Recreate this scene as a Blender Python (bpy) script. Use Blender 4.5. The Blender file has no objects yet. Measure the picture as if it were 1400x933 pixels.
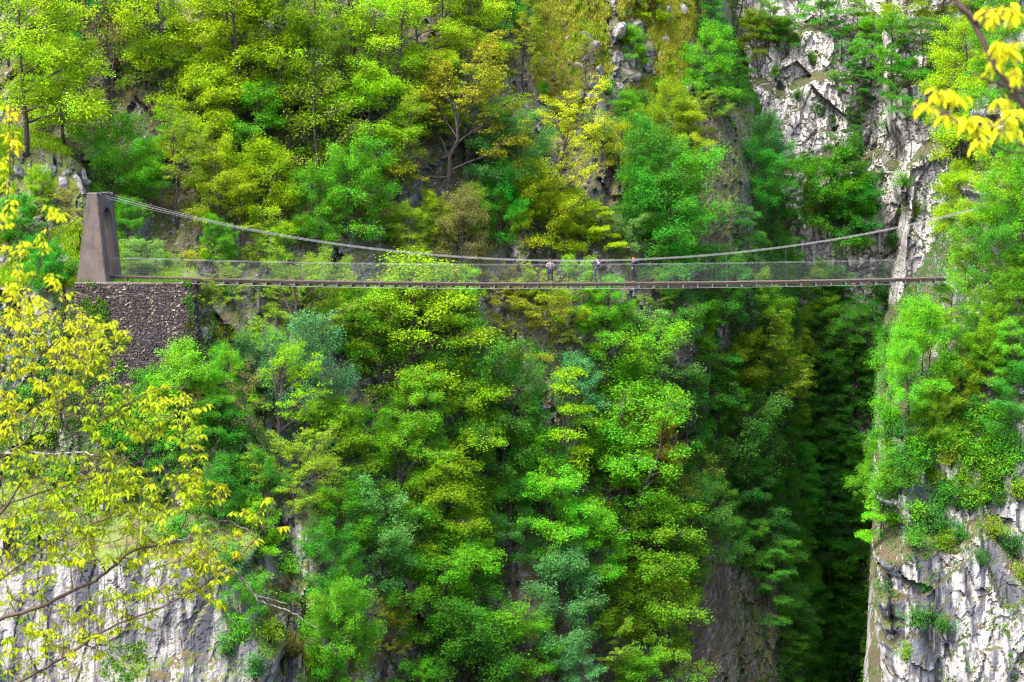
import bpy, math, random
import numpy as np
from mathutils import Vector, Matrix

S = bpy.context.scene
COL = S.collection
F = 2722.0            # focal length in units of a 1400-wide frame
HZ = 230.0            # row of the horizon in that frame
R = math.radians
rng = np.random.default_rng(7)

# ------------------------------------------------------------------ helpers
def at(px, py, y):
    """world point seen at a frame position at distance y"""
    return np.array([(px - 700.0) / F * y, y, (HZ - py) / F * y])

def to_px(p):
    return 700 + p[0] / p[1] * F, HZ - p[2] / p[1] * F

def mesh_np(name, verts, faces, mat=None, smooth=True, mat_idx=None):
    """faces: (M,k) int array (all the same size) or a list of such arrays"""
    verts = np.asarray(verts, dtype=np.float32)
    if isinstance(faces, np.ndarray): faces = [faces]
    faces = [np.asarray(f, dtype=np.int32) for f in faces if len(f)]
    me = bpy.data.meshes.new(name)
    me.vertices.add(len(verts)); me.vertices.foreach_set('co', verts.ravel())
    nl = sum(f.size for f in faces); nf = sum(len(f) for f in faces)
    me.loops.add(nl); me.loops.foreach_set('vertex_index', np.concatenate([f.ravel() for f in faces]))
    me.polygons.add(nf)
    sizes = np.concatenate([np.full(len(f), f.shape[1], dtype=np.int32) for f in faces])
    starts = np.concatenate([[0], np.cumsum(sizes)[:-1]]).astype(np.int32)
    me.polygons.foreach_set('loop_start', starts); me.polygons.foreach_set('loop_total', sizes)
    me.polygons.foreach_set('use_smooth', np.full(nf, smooth))
    me.update(calc_edges=True)
    if mat is not None:
        for m in (mat if isinstance(mat, (list, tuple)) else [mat]): me.materials.append(m)
    return me

def link(name, me, parent=None, loc=None, rot=None, scale=None):
    o = bpy.data.objects.new(name, me); COL.objects.link(o)
    if parent is not None: o.parent = parent
    if loc is not None: o.location = tuple(float(v) for v in loc)
    if rot is not None: o.rotation_euler = rot
    if scale is not None: o.scale = (scale, scale, scale) if isinstance(scale, (int, float)) else scale
    return o

def tag(o, label=None, cat=None, group=None, kind=None):
    if label: o['label'] = label
    if cat: o['category'] = cat
    if group: o['group'] = group
    if kind: o['kind'] = kind
    return o

class MB:
    """collects shapes into one mesh"""
    def __init__(s): s.v = []; s.q = []; s.t = []; s.n = 0
    def add(s, v, q=None, t=None):
        v = np.asarray(v, dtype=float).reshape(-1, 3)
        if q is not None and len(q): s.q.append(np.asarray(q, dtype=np.int32) + s.n)
        if t is not None and len(t): s.t.append(np.asarray(t, dtype=np.int32) + s.n)
        s.v.append(v); s.n += len(v)
    def box(s, c, d, rot=0.0, top=1.0):
        x, y, z = np.array(d) / 2.0
        v = np.array([[-x,-y,-z],[x,-y,-z],[x,y,-z],[-x,y,-z],[-x*top,-y*top,z],[x*top,-y*top,z],[x*top,y*top,z],[-x*top,y*top,z]])
        if rot:
            ca, sa = math.cos(rot), math.sin(rot)
            v = np.stack([v[:,0]*ca - v[:,1]*sa, v[:,0]*sa + v[:,1]*ca, v[:,2]], 1)
        s.add(v + np.array(c), [[0,3,2,1],[4,5,6,7],[0,1,5,4],[1,2,6,5],[2,3,7,6],[3,0,4,7]])
    def tube(s, pts, rad, n=5, cap=True):
        P = np.asarray(pts, dtype=float); k = len(P)
        rad = np.full(k, rad) if np.isscalar(rad) else np.asarray(rad, dtype=float)
        T = np.gradient(P, axis=0); T /= np.linalg.norm(T, axis=1)[:, None] + 1e-9
        m = T.mean(0); ref = np.array([0,0,1.0]) if abs(m[2]) < 0.8*np.linalg.norm(m)+1e-9 else np.array([1.0,0.2,0])
        U = np.cross(T, ref); U /= np.linalg.norm(U, axis=1)[:, None] + 1e-9
        V = np.cross(T, U)
        a = np.arange(n) * 2*math.pi/n
        ring = P[:,None,:] + rad[:,None,None]*(np.cos(a)[None,:,None]*U[:,None,:] + np.sin(a)[None,:,None]*V[:,None,:])
        i = np.arange(k-1)[:,None]*n; j = np.arange(n)[None,:]; j2 = (j+1) % n
        q = np.stack([i+j, i+j2, i+n+j2, i+n+j], -1).reshape(-1,4)
        v = ring.reshape(-1,3); t = None
        if cap:
            v = np.concatenate([v, P[:1], P[-1:]]); b = (k-1)*n
            t = [[(x+1)%n, x, k*n] for x in range(n)] + [[b+x, b+(x+1)%n, k*n+1] for x in range(n)]
        s.add(v, q, t)
    def mesh(s, name, mat, smooth=False):
        f = []
        if s.q: f.append(np.concatenate(s.q))
        if s.t: f.append(np.concatenate(s.t))
        return mesh_np(name, np.concatenate(s.v), f, mat, smooth)
    def build(s, name, mat, parent=None, loc=None, smooth=False):
        return link(name, s.mesh(name, mat, smooth), parent, loc)

# ------------------------------------------------------------------ noise
_perm = np.random.default_rng(3).permutation(4096).astype(np.int64)
_val = np.random.default_rng(4).random(4096)
def _h(i, j, k):
    return _val[_perm[(_perm[(_perm[i & 4095] + j) & 4095] + k) & 4095]]
def vnoise(x, y, z):
    x, y, z = np.broadcast_arrays(np.asarray(x, float), np.asarray(y, float), np.asarray(z, float))
    xi, yi, zi = np.floor(x).astype(np.int64), np.floor(y).astype(np.int64), np.floor(z).astype(np.int64)
    fx, fy, fz = x - xi, y - yi, z - zi
    fx, fy, fz = (f*f*(3-2*f) for f in (fx, fy, fz))
    r = 0
    for a in (0, 1):
        wa = fx if a else 1-fx
        for b in (0, 1):
            wb = fy if b else 1-fy
            for c in (0, 1):
                wc = fz if c else 1-fz
                r = r + wa*wb*wc*_h(xi+a, yi+b, zi+c)
    return r*2-1
def fbm(x, y, z, oct=4, gain=0.5, ridged=False):
    a, f, r = 1.0, 1.0, 0
    for o in range(oct):
        n = vnoise(np.asarray(x)*f + 17.3*o, np.asarray(y)*f - 9.1*o, np.asarray(z)*f + 4.7*o)
        if ridged: n = 1 - 2*np.abs(n)
        r = r + a*n; a *= gain; f *= 2.03
    return r
def sstep(a, b, x):
    t = np.clip((np.asarray(x, float)-a)/(b-a), 0, 1); return t*t*(3-2*t)
def splus(x, k=1.0):
    return np.logaddexp(0, np.asarray(x, float)/k)*k
def lerp_table(z, pts):
    pts = sorted(pts); return np.interp(z, [p[0] for p in pts], [p[1] for p in pts])

# ------------------------------------------------------------------ node materials
class NT:
    def __init__(s, name):
        s.m = bpy.data.materials.new(name); s.m.use_nodes = True
        s.t = s.m.node_tree; s.t.nodes.clear()
        s.out = s.n('ShaderNodeOutputMaterial')
    def n(s, typ, **kw):
        nd = s.t.nodes.new(typ)
        for k, v in kw.items():
            if k.startswith('in_'):
                key = k[3:]; key = int(key) if key.isdigit() else key
                s.set(nd.inputs[key], v)
            else: setattr(nd, k, v)
        return nd
    def set(s, sock, v):
        if isinstance(v, bpy.types.NodeSocket): s.t.links.new(v, sock)
        else: sock.default_value = v
    def noise(s, scale=1.0, detail=4, rough=0.55, vec=None, dist=0.0):
        nd = s.n('ShaderNodeTexNoise'); nd.inputs['Scale'].default_value = scale
        nd.inputs['Detail'].default_value = detail; nd.inputs['Roughness'].default_value = rough
        nd.inputs['Distortion'].default_value = dist
        if vec is not None: s.t.links.new(vec, nd.inputs['Vector'])
        return nd.outputs['Fac']
    def mapping(s, vec, scale=(1,1,1)):
        nd = s.n('ShaderNodeMapping'); nd.inputs['Scale'].default_value = scale
        s.t.links.new(vec, nd.inputs['Vector']); return nd.outputs[0]
    def ramp(s, fac, stops):
        nd = s.n('ShaderNodeValToRGB'); e = nd.color_ramp.elements
        while len(e) < len(stops): e.new(0.5)
        for i, (p, c) in enumerate(stops):
            e[i].position = p
            e[i].color = (c, c, c, 1) if isinstance(c, (int, float)) else (*c, 1)
        s.t.links.new(fac, nd.inputs[0]); return nd.outputs[0]
    def mix(s, fac, a, b, mode='MIX'):
        nd = s.n('ShaderNodeMix', data_type='RGBA', blend_type=mode)
        s.set(nd.inputs[0], fac)
        for idx, v in ((6, a), (7, b)):
            if isinstance(v, tuple): v = (*v, 1) if len(v) == 3 else v
            s.set(nd.inputs[idx], v)
        return nd.outputs[2]
    def math(s, op, a, b=0.0, clamp=False):
        nd = s.n('ShaderNodeMath', operation=op, use_clamp=clamp)
        s.set(nd.inputs[0], a); s.set(nd.inputs[1], b); return nd.outputs[0]
    def principled(s, color, rough=0.9, bump=None, bstr=0.4, bdist=0.1, metal=0.0, spec=0.3):
        b = s.n('ShaderNodeBsdfPrincipled')
        s.set(b.inputs['Base Color'], (*color, 1) if isinstance(color, tuple) and len(color) == 3 else color)
        s.set(b.inputs['Roughness'], rough); b.inputs['Metallic'].default_value = metal
        b.inputs['Specular IOR Level'].default_value = spec
        if bump is not None:
            bn = s.n('ShaderNodeBump'); bn.inputs['Strength'].default_value = bstr; bn.inputs['Distance'].default_value = bdist
            s.t.links.new(bump, bn.inputs['Height']); s.t.links.new(bn.outputs[0], b.inputs['Normal'])
        s.t.links.new(b.outputs[0], s.out.inputs[0]); return s.m

def simple_mat(name, col, rough=0.8, vary=0.25, scale=4.0, metal=0.0, spec=0.3):
    t = NT(name); tc = t.n('ShaderNodeTexCoord')
    nz = t.noise(scale, 4, 0.6, tc.outputs['Object'])
    c = t.mix(t.ramp(nz, [(0.3, 0.0), (0.7, 1.0)]), tuple(v*(1-vary) for v in col), tuple(min(1, v*(1+vary)) for v in col))
    return t.principled(c, rough, nz, 0.2, 0.02, metal, spec)

def leaf_mat(name, trans=0.42, vary=0.34, fixed=None, cshift=0.25):
    """leaf colour = the object's own colour, varied from leaf to leaf and from spray to spray"""
    t = NT(name)
    oi = t.n('ShaderNodeObjectInfo'); geo = t.n('ShaderNodeNewGeometry')
    tc = t.n('ShaderNodeTexCoord')
    base = oi.outputs['Color'] if fixed is None else (*fixed, 1)
    rnd = geo.outputs['Random Per Island']
    val = t.math('ADD', t.math('MULTIPLY', rnd, vary), 1 - vary*0.5)
    cl = t.noise(0.55, 2, 0.5, tc.outputs['Object'])
    clv = t.ramp(cl, [(0.3, 0.0), (0.7, 1.0)])
    hsv = t.n('ShaderNodeHueSaturation'); t.set(hsv.inputs['Color'], base); t.set(hsv.inputs['Value'], t.math('MULTIPLY', val, t.math('ADD', t.math('MULTIPLY', t.noise(1.1, 2, 0.5, tc.outputs['Object']), .7), .65)))
    t.set(hsv.inputs['Hue'], t.math('ADD', t.math('MULTIPLY', clv, 0.15*cshift), 0.5 - 0.016*cshift))
    d = t.n('ShaderNodeBsdfDiffuse'); t.set(d.inputs['Color'], hsv.outputs[0])
    tr = t.n('ShaderNodeBsdfTranslucent'); t.set(tr.inputs['Color'], hsv.outputs[0])
    mx = t.n('ShaderNodeMixShader'); mx.inputs[0].default_value = trans
    t.t.links.new(d.outputs[0], mx.inputs[1]); t.t.links.new(tr.outputs[0], mx.inputs[2])
    t.t.links.new(mx.outputs[0], t.out.inputs[0])
    return t.m

def rock_mat(name, veg=0.4, white=0.5, streak=0.5, litter=((0.085,0.055,0.03),(0.05,0.075,0.02)), warm=0.3, wscale=1.0, gain=1.0):
    """limestone with dark seepage streaks; leaf litter and moss settle where it is less steep"""
    t = NT(name); tc = t.n('ShaderNodeTexCoord'); geo = t.n('ShaderNodeNewGeometry')
    ob = tc.outputs['Object']
    n1 = t.noise(0.30*wscale, 6, 0.6, ob); n2 = t.noise(1.7*wscale, 6, 0.68, ob); n3 = t.noise(7.0*wscale, 3, 0.6, ob)
    st = t.noise(0.50*wscale, 6, 0.62, t.mapping(ob, (1.5, 1.0, 0.11)), 0.5)
    st2 = t.noise(1.9*wscale, 5, 0.65, t.mapping(ob, (1.4, 1.0, 0.09)), 0.4)
    c = t.mix(t.ramp(n2, [(0.40, 0.0), (0.58, 1.0)]), (0.125,0.124,0.131), (0.252,0.244,0.240))
    c = t.mix(t.ramp(n1, [(0.62-0.25*white, 0.0), (0.70-0.25*white, 0.9)]), c, (0.335,0.322,0.312))
    c = t.mix(t.math('MULTIPLY', t.ramp(n2, [(0.52, 0.0), (0.66, 1.0)]), warm), c, (0.24,0.165,0.105))
    sk = t.math('MULTIPLY', t.ramp(st, [(0.49, 0.0), (0.56, 1.0)]), streak)
    c = t.mix(sk, c, (0.062,0.066,0.082))
    sk2 = t.math('MULTIPLY', t.ramp(st2, [(0.54, 0.0), (0.59, 1.0)]), streak*0.6)
    c = t.mix(sk2, c, (0.045,0.044,0.052))
    c = t.mix(t.ramp(n3, [(0.60, 0.0), (0.72, 0.6)]), c, (0.06,0.052,0.045))
    if gain != 1.0: c = t.mix(1.0, c, (gain,)*3, 'MULTIPLY')
    # moss / litter
    sep = t.n('ShaderNodeSeparateXYZ'); t.t.links.new(geo.outputs['Normal'], sep.inputs[0])
    up = t.math('ADD', sep.outputs[2], t.math('MULTIPLY', t.math('SUBTRACT', n1, 0.5), 0.9))
    up = t.math('ADD', up, t.math('MULTIPLY', t.math('SUBTRACT', n2, 0.5), 0.9))
    m = t.ramp(up, [(max(0.0, 0.72-veg), 0.0), (min(1.0, 0.80-veg), 1.0)])
    lit = t.mix(t.ramp(t.noise(0.8, 5, 0.65, ob), [(0.38, 0.0), (0.62, 1.0)]), litter[0], litter[1])
    lit = t.mix(t.ramp(t.noise(6.0, 3, 0.6, ob), [(0.4, 0.0), (0.7, 0.5)]), lit, (0.085,0.058,0.03))
    c = t.mix(m, c, lit)
    bmp = t.math('ADD', t.noise(2.0, 6, 0.65, ob), t.math('MULTIPLY', st2, 0.8))
    return t.principled(c, 0.92, bmp, 0.8, 0.25)
# ------------------------------------------------------------------ the lie of the land: y = f(x, z)
def blocks(x, z, sx, sz, seed, tilt=.35):
    """faceted blocks: every cell is a plane of its own"""
    u = np.asarray(x, float)/sx + .35*vnoise(np.asarray(x)*.5/sx, seed, np.asarray(z)*.5/sz); v = np.asarray(z, float)/sz + .35*vnoise(np.asarray(x)*.5/sx, seed + 5, np.asarray(z)*.5/sz)
    ui, vi = np.floor(u).astype(np.int64), np.floor(v).astype(np.int64)
    best = np.full(u.shape, 9e9); val = np.zeros(u.shape); sd = int(seed*7) + 11
    for a in (-1, 0, 1):
        for b in (-1, 0, 1):
            i, j = ui + a, vi + b
            cx, cz = i + _h(i, j, sd), j + _h(i, j, sd + 1)
            d = (u - cx)**2 + (v - cz)**2
            o = (_h(i, j, sd + 2) - .5)*2 + (u - cx)*(_h(i, j, sd + 3) - .5)*4*tilt + (v - cz)*(_h(i, j, sd + 4) - .35)*4*tilt
            k = d < best; best = np.where(k, d, best); val = np.where(k, o, val)
    return val
def crack(x, z, seed):
    w = x + .9*fbm(x*.25, seed, z*.3, 3)
    r = 1 - np.abs(vnoise(w*.42, seed*3.1, z*.045)); r2 = 1 - np.abs(vnoise(w*.11 + 5, seed*1.1, z*.22))
    return sstep(.90, 1.0, r) + .40*sstep(.95, 1.0, r2)
def rockdisp(x, z, amp, sx=0.22, sz=0.09, seed=0.0, rid=True):
    n = fbm(x*sx + seed, seed*1.7, z*sz - seed, 3, 0.5)
    g = fbm(x*2.6 + seed, 7.7, z*1.6, 4, 0.55, ridged=True)
    return amp*(0.30*n + 0.62*blocks(x, z, 2.8, 7.0, seed) + 0.34*blocks(x, z, 1.05, 2.4, seed + 2) + 0.17*blocks(x, z, .42, .75, seed + 4) + 0.06*g + .80*crack(x, z, seed))

def f_hill(x, z):
    xe = lerp_table(z, [(-80, 23), (-46, 23.8), (-33, 22.6), (-25, 24.4), (-14, 24.2), (-7, 21.5), (4, 21.5), (16, 16.7), (40, 12)])
    y = 156 + 0.74*splus(x + 19, 3.0)
    y = y + np.where(z > -8, 0.82*(z + 8), 0.5*(z + 8))
    # spurs and gullies that run down the slope
    y = y + 3.2*fbm(x*0.085 + 2.0, 1.0, z*0.03, 3, 0.5)
    y = y - 2.0*np.exp(-((x - 3 + 0.1*z)/5.0)**2)*sstep(-2, -20, z) + 2.5*np.exp(-((x - 9)/4.0)**2)*sstep(-10, -22, z)
    y = y + rockdisp(x, z, 1.3, seed=1.0)
    y = y + 10*sstep(12, 22, x)*sstep(-11, -22, z)
    # low cliffs at the foot, towards the slot of the gorge
    y = y - 3.0*sstep(13, 18, x)*sstep(-30, -33, z)
    return y + 9.0*splus(x - xe - 0.6*fbm(x*0+1, 2.0, z*0.3, 3), 0.8)

def f_back(x, z):
    y = 236 + 0.25*(z + 10)
    y = y + 46*sstep(45.5, 41.5, x + 1.5*fbm(z*0.1, 1.0, 5.0, 3)*sstep(-30, -5, z)) 
    y = y + 34*sstep(22.5, 19, x + 2*fbm(z*0.08, 4.0, 2.0, 3))
    y = y + 5*sstep(48, 56, x)
    # ledges
    for zl, d in ((2.0, 4.0), (11.0, 5.0), (20.0, 6.0)):
        y = y + d*sstep(-1.0, 1.0, z - zl + 4.0*fbm(x*0.13, zl, 1.0, 4))
    y = y + 14*sstep(50, 60, x)*sstep(0, 18, z)
    y = y - 10*sstep(-22, -60, z)
    return y + rockdisp(x*.5, z*.5, 1.7, 0.16, 0.06, seed=5.0) + .45*blocks(x, z, 1.3, 3.4, 6.0)

def f_right(x, z):
    xe = 1.35 + lerp_table(z, [(-80, 24.0), (-34, 24.8), (-26, 24.6), (-18, 24.9), (-16, 26.3), (-11, 28.5), (-8, 30.0), (2, 31.6), (15, 34.5), (40, 41)])
    y = 135.6 - 0.22*(x - 25)
    y = y + np.where(z > -8, 0.72*(z + 8), np.where(z > -17, 0.5*(z + 8), -4.5 + 0.10*(z + 17)))
    y = y + 1.2*fbm(x*0.16, 8.0, z*0.05, 3)
    y = y + rockdisp(x*.60, z*.55, 1.15, 0.26, 0.10, seed=9.0)
    # ledge with moss across the cliff
    y = y + 1.6*sstep(-0.7, 0.7, z + 25.5 + 2.6*fbm(x*0.22, 2.0, 9.0, 4))
    return y + 9.0*splus(xe - x + 1.5*fbm(x*0+3, 1.0, z*0.20, 5, .6), 0.6)

def f_spur(x, z):
    xe = lerp_table(z, [(-80, -4), (-37, -11), (-27, -14.2), (-22, -16.6), (-15, -20.8), (-9.0, -21.8), (-8.0, -21.8),
                        (-7.2, -26.8), (-4, -29.0), (0, -29.8), (2.2, -31.5), (3.4, -36), (5, -48)])
    y = 143.5 + np.where(z > -7.8, 0.0, 0.33*(z + 7.8))
    t = z + 8.2                                     # the terrace the tower stands on
    y = y + 4.2*sstep(-0.35, 0.35, t)
    y = y + np.where(z > -7.6, 0.85*(z + 7.6), 0.0)
    y = y + 2.8*splus(z - 1.6 - 0.10*(-36 - x), 0.5) # the knoll rounds off to turf
    y = y + rockdisp(x, z, 0.85, 0.3, 0.14, seed=13.0) * (1 - .68*sstep(-24, -26, z)*sstep(-16, -19, x)) * (1 - 0.75*sstep(-9.5, -8.0, z)*sstep(-6.0, -7.4, z))
    y = y + 1.0*fbm(x*0.12, 3.0, z*0.12, 3)*sstep(-14, -18, z)
    # the pale wall low down, standing forward of the rest
    zt = -24.6 + 0.13*(-x - 26) + 2.2*fbm(x*0.22, 1.0, 1.0, 4)
    y = y - 6.5*sstep(zt + 0.8, zt - 1.3, z)*sstep(-18.8, -21.6, x + 0.22*(z + 30) + 1.1*fbm(z*0.28, 2., 2., 4))
    return y + 9.0*splus(x - xe - 0.35*fbm(x*0+2, 5.0, z*0.5, 3), 0.35)

SURF = {'hill': f_hill, 'back': f_back, 'right': f_right, 'spur': f_spur}
SHEAR = {'hill': (0.06, 170.0), 'back': (0.25, 236.0), 'right': (0.30, 137.0), 'spur': (-0.30, 143.5)}   # the flanks turn away from the axis of the gorge
DOM = {'hill': (-70, 36, -72, 44), 'back': (-25, 110, -95, 62), 'right': (15, 75, -70, 46), 'spur': (-75, 4, -68, 7.5)}

def hit(px, py, only=None):
    """first surface met by the view ray through a frame position -> (point, which)"""
    kx, kz = (px - 700)/F, (HZ - py)/F
    Y = np.arange(100.0, 380.0, 0.2)
    best = None
    for k, f in SURF.items():
        if only and k != only: continue
        sh, y0 = SHEAR[k]
        x, z = kx*Y - sh*(Y - y0), kz*Y
        d = DOM[k]
        ok = (x > d[0]) & (x < d[1]) & (z > d[2]) & (z < d[3])
        g = f(x, z) - Y
        idx = np.where(ok & (g <= 0))[0]
        if len(idx) and (best is None or Y[idx[0]] < best[0][1]):
            best = (np.array([kx*Y[idx[0]], Y[idx[0]], z[idx[0]]]), k)
    return best

M_hill = rock_mat('hillside_ground', veg=0.36, white=0.35, streak=0.75, warm=0.2, gain=.62, litter=((0.042,0.028,0.016),(0.036,0.055,0.010)))
M_back = rock_mat('gorge_cliff_rock', veg=0.20, white=0.95, streak=0.60, warm=0.25, gain=1.2, litter=((0.035,0.028,0.015),(0.020,0.040,0.010)))
M_right = rock_mat('bank_cliff_rock', veg=0.27, white=0.75, streak=1.0, warm=0.22, gain=.74, litter=((0.030,0.020,0.010),(0.022,0.040,0.008)))
M_spur = rock_mat('spur_rock', veg=0.36, white=0.7, streak=1.0, warm=0.25, gain=.56, litter=((0.045,0.032,0.014),(0.055,0.105,0.008)))

def axis(a, b, fa, fb, step, coarse=1.2):
    return np.concatenate([np.arange(a, fa, coarse), np.arange(fa, fb, step), np.arange(fb, b + coarse, coarse)])
def terrain(name, key, step, mat, fx, fz):
    x0, x1, z0, z1 = DOM[key]
    xs = axis(x0, x1, fx[0], fx[1], step); zs = axis(z0, z1, fz[0], fz[1], step)
    X, Z = np.meshgrid(xs, zs)
    Y = np.minimum(SURF[key](X, Z), 460.0)
    n, m = X.shape
    X = X + SHEAR[key][0]*(Y - SHEAR[key][1])
    # sideways kick so the rock is not a pure relief
    kick = 0.10*fbm(X*0.5, Y*0.2, Z*0.5, 3)
    V = np.stack([X + kick, Y, Z + 0.10*fbm(X*0.5 + 9, Y*0.2, Z*0.5, 3)], -1).reshape(-1, 3)
    i = np.arange(n-1)[:,None]*m; j = np.arange(m-1)[None,:]
    q = np.stack([i+j, i+j+1, i+m+j+1, i+m+j], -1).reshape(-1, 4)
    o = link(name, mesh_np(name, V, q, mat, smooth=False)); tag(o, kind='structure')
    return o
terrain('hillside', 'hill', 0.26, M_hill, (-46, 30), (-48, 20))
terrain('gorge_cliff', 'back', 0.22, M_back, (0, 62), (-62, 27))
terrain('bank_cliff', 'right', 0.125, M_right, (21, 42), (-37, 6))
terrain('rock_spur', 'spur', 0.14, M_spur, (-40, -6), (-40, 5))

# the bank the photographer stands on: falls away under the frame
xs = np.linspace(-70, 70, 60); ys = np.linspace(-40, 125, 70)
X, Y = np.meshgrid(xs, ys)
Z = -1.7 - 0.60*np.maximum(Y, 0) + 0.35*np.maximum(-Y, 0) + 0.5*fbm(X*0.12, Y*0.12, 1.0, 4)*sstep(2, 10, np.abs(Y))
i = np.arange(69)[:,None]*60; j = np.arange(59)[None,:]
near_z = lambda x, y: -1.7 - 0.60*max(y, 0)
tag(link('near_slope', mesh_np('near_slope', np.stack([X,Y,Z],-1).reshape(-1,3), np.stack([i+j,i+j+1,i+61+j,i+60+j],-1).reshape(-1,4), M_hill)), kind='structure')
# floor of the gorge: a stream bed that the slopes run down to
xs = np.linspace(-90, 140, 60); ys = np.linspace(95, 420, 60)
X, Y = np.meshgrid(xs, ys); Z = -68 + 1.2*fbm(X*0.1, Y*0.1, 2.0, 4)
i = np.arange(59)[:,None]*60
tag(link('gorge_floor', mesh_np('gorge_floor', np.stack([X,Y,Z],-1).reshape(-1,3), np.stack([i+j,i+j+1,i+61+j,i+60+j],-1).reshape(-1,4), M_back)), kind='structure')
# ------------------------------------------------------------------ trees
M_leaf = leaf_mat('leaf')
M_bark = simple_mat('bark', (0.034, 0.026, 0.022), 0.95, 0.45, 6.0)
M_palebark = simple_mat('pale_bark', (0.22, 0.19, 0.15), 0.95, 0.4, 5.0)

class Leaves:
    """many small leaves gathered in sprays"""
    def __init__(s, r): s.r = r; s.p = []; s.d = []; s.n = []; s.sz = []
    def spray(s, c, d, rad, n, size, flat=0.16, droop=0.3, tilt=0.45, lon=1.25):
        r = s.r; c = np.asarray(c, float); d = np.asarray(d, float)
        h = np.array([d[0], d[1], 0]); L = np.linalg.norm(h); h = h/L if L > 1e-6 else np.array([1.0,0,0])
        w = np.array([-h[1], h[0], 0])
        rr = np.sqrt(r.random(n)); a = r.random(n)*2*math.pi
        u = rr*np.cos(a)*rad*lon; v = rr*np.sin(a)*rad
        zz = r.normal(0, flat*rad, n) - droop*(u*u + v*v)/rad*0.6 + 0.22*u*np.clip(d[2]/(L+1e-6), -1, 1)
        p = c + u[:,None]*h + v[:,None]*w; p[:,2] += zz
        nd = u[:,None]*h*0.9 + v[:,None]*w*1.1 + h*0.5*rad; nd[:,2] += -0.25*rad + r.normal(0, 0.25*rad, n); nd += r.normal(0, 0.35*rad, (n,3))
        nrm = np.array([0,0,1.0]) + r.normal(0, tilt, (n,3))
        s.p.append(p); s.d.append(nd); s.n.append(nrm); s.sz.append(size*(0.65 + 0.7*r.random(n)))
    def ball(s, c, rad, n, size, tilt=0.8):
        r = s.r
        q = r.normal(0, 1, (n,3)); q /= np.linalg.norm(q, axis=1)[:,None]
        q *= (rad*(0.45 + 0.55*r.random(n)**0.6))[:,None]; q[:,2] *= 0.72
        s.p.append(np.asarray(c) + q); s.d.append(q + r.normal(0, 0.5*rad, (n,3)))
        s.n.append(q*0.7/rad + np.array([0,0,0.9]) + r.normal(0, tilt, (n,3))*0.6); s.sz.append(size*(0.65 + 0.7*r.random(n)))
    def mesh(s, name, mat, wid=0.62):
        p = np.concatenate(s.p); d = np.concatenate(s.d); nr = np.concatenate(s.n); sz = np.concatenate(s.sz)
        d /= np.linalg.norm(d, axis=1)[:,None] + 1e-9
        nr /= np.linalg.norm(nr, axis=1)[:,None] + 1e-9
        b = np.cross(nr, d); b /= np.linalg.norm(b, axis=1)[:,None] + 1e-9
        L = sz[:,None]*0.5; w = L*wid
        fold = np.cross(d, b)*L*0.18
        v = np.stack([p - d*L, p + b*w + d*L*0.1 + fold, p + d*L, p - b*w + d*L*0.1 + fold], 1).reshape(-1,3)
        f = np.arange(len(v)).reshape(-1,4)
        return mesh_np(name, v, f, mat, smooth=False)

def curve(start, dirh, elev, length, sag, wob, r, k=6):
    s = np.linspace(0, 1, k)
    p = np.asarray(start)[None,:] + np.asarray(dirh)[None,:]*(length*math.cos(elev)*s)[:,None]
    p[:,2] += length*math.sin(elev)*s - sag*length*s*s
    w = np.cumsum(r.normal(0, wob*length/k, (k,3)), axis=0); w[0] = 0
    return p + w

STYLES = {
 #           limbs t0   elev0 elev1 sag  wob  leaf  n   rad   subs shape  trunkR
 'beech':  dict(nl=24, t0=.20, e0=5,  e1=58, sag=.16, wob=.05, size=.145, n=62, rad=.58, sub=.62, shape='ovoid', tr=.017, flat=.42, tilt=.7),
 'tall':   dict(nl=26, t0=.24, e0=22, e1=66, sag=.12, wob=.05, size=.14, n=52, rad=.52, sub=.60, shape='tall',  tr=.015, flat=.42, tilt=.7),
 'layer':  dict(nl=15, t0=.14, e0=0,  e1=40, sag=.10, wob=.03, size=.145, n=120, rad=.72, sub=.66, shape='cone',  tr=.015, flat=.13, tilt=.42),
 'oak':    dict(nl=12, t0=.30, e0=14, e1=62, sag=-.05, wob=.12, size=.13, n=50, rad=.46, sub=.62, shape='broad', tr=.024, flat=.22, tilt=.6),
 'bushy':  dict(nl=22, t0=.08, e0=15, e1=75, sag=.05, wob=.06, size=.13, n=72, rad=.50, sub=.66, shape='round', tr=.013, flat=.5,  tilt=.8),
 'sparse': dict(nl=18, t0=.22, e0=25, e1=65, sag=.0, wob=.09, size=.13, n=16, rad=.45, sub=.55, shape='tall',  tr=.014, flat=.4,  tilt=.8),
 'droop':  dict(nl=26, t0=.12, e0=-5, e1=52, sag=.34, wob=.04, size=.135, n=68, rad=.55, sub=.60, shape='tall',  tr=.013, flat=.26, tilt=.55),
}
def profile(shape, t):
    if shape == 'ovoid': return (1 - ((t-.42)/.66)**2)**.6 if abs(t-.42) < .66 else .1
    if shape == 'tall':  return max(.22, (1 - ((t-.45)/.70)**2))**.5*.82
    if shape == 'cone':  return max(.16, 1.05 - .95*t)
    if shape == 'broad': return max(.35, 1 - ((t-.5)/.75)**2)**.5
    return max(.25, 1 - ((t-.42)/.7)**2)**.5

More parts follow.
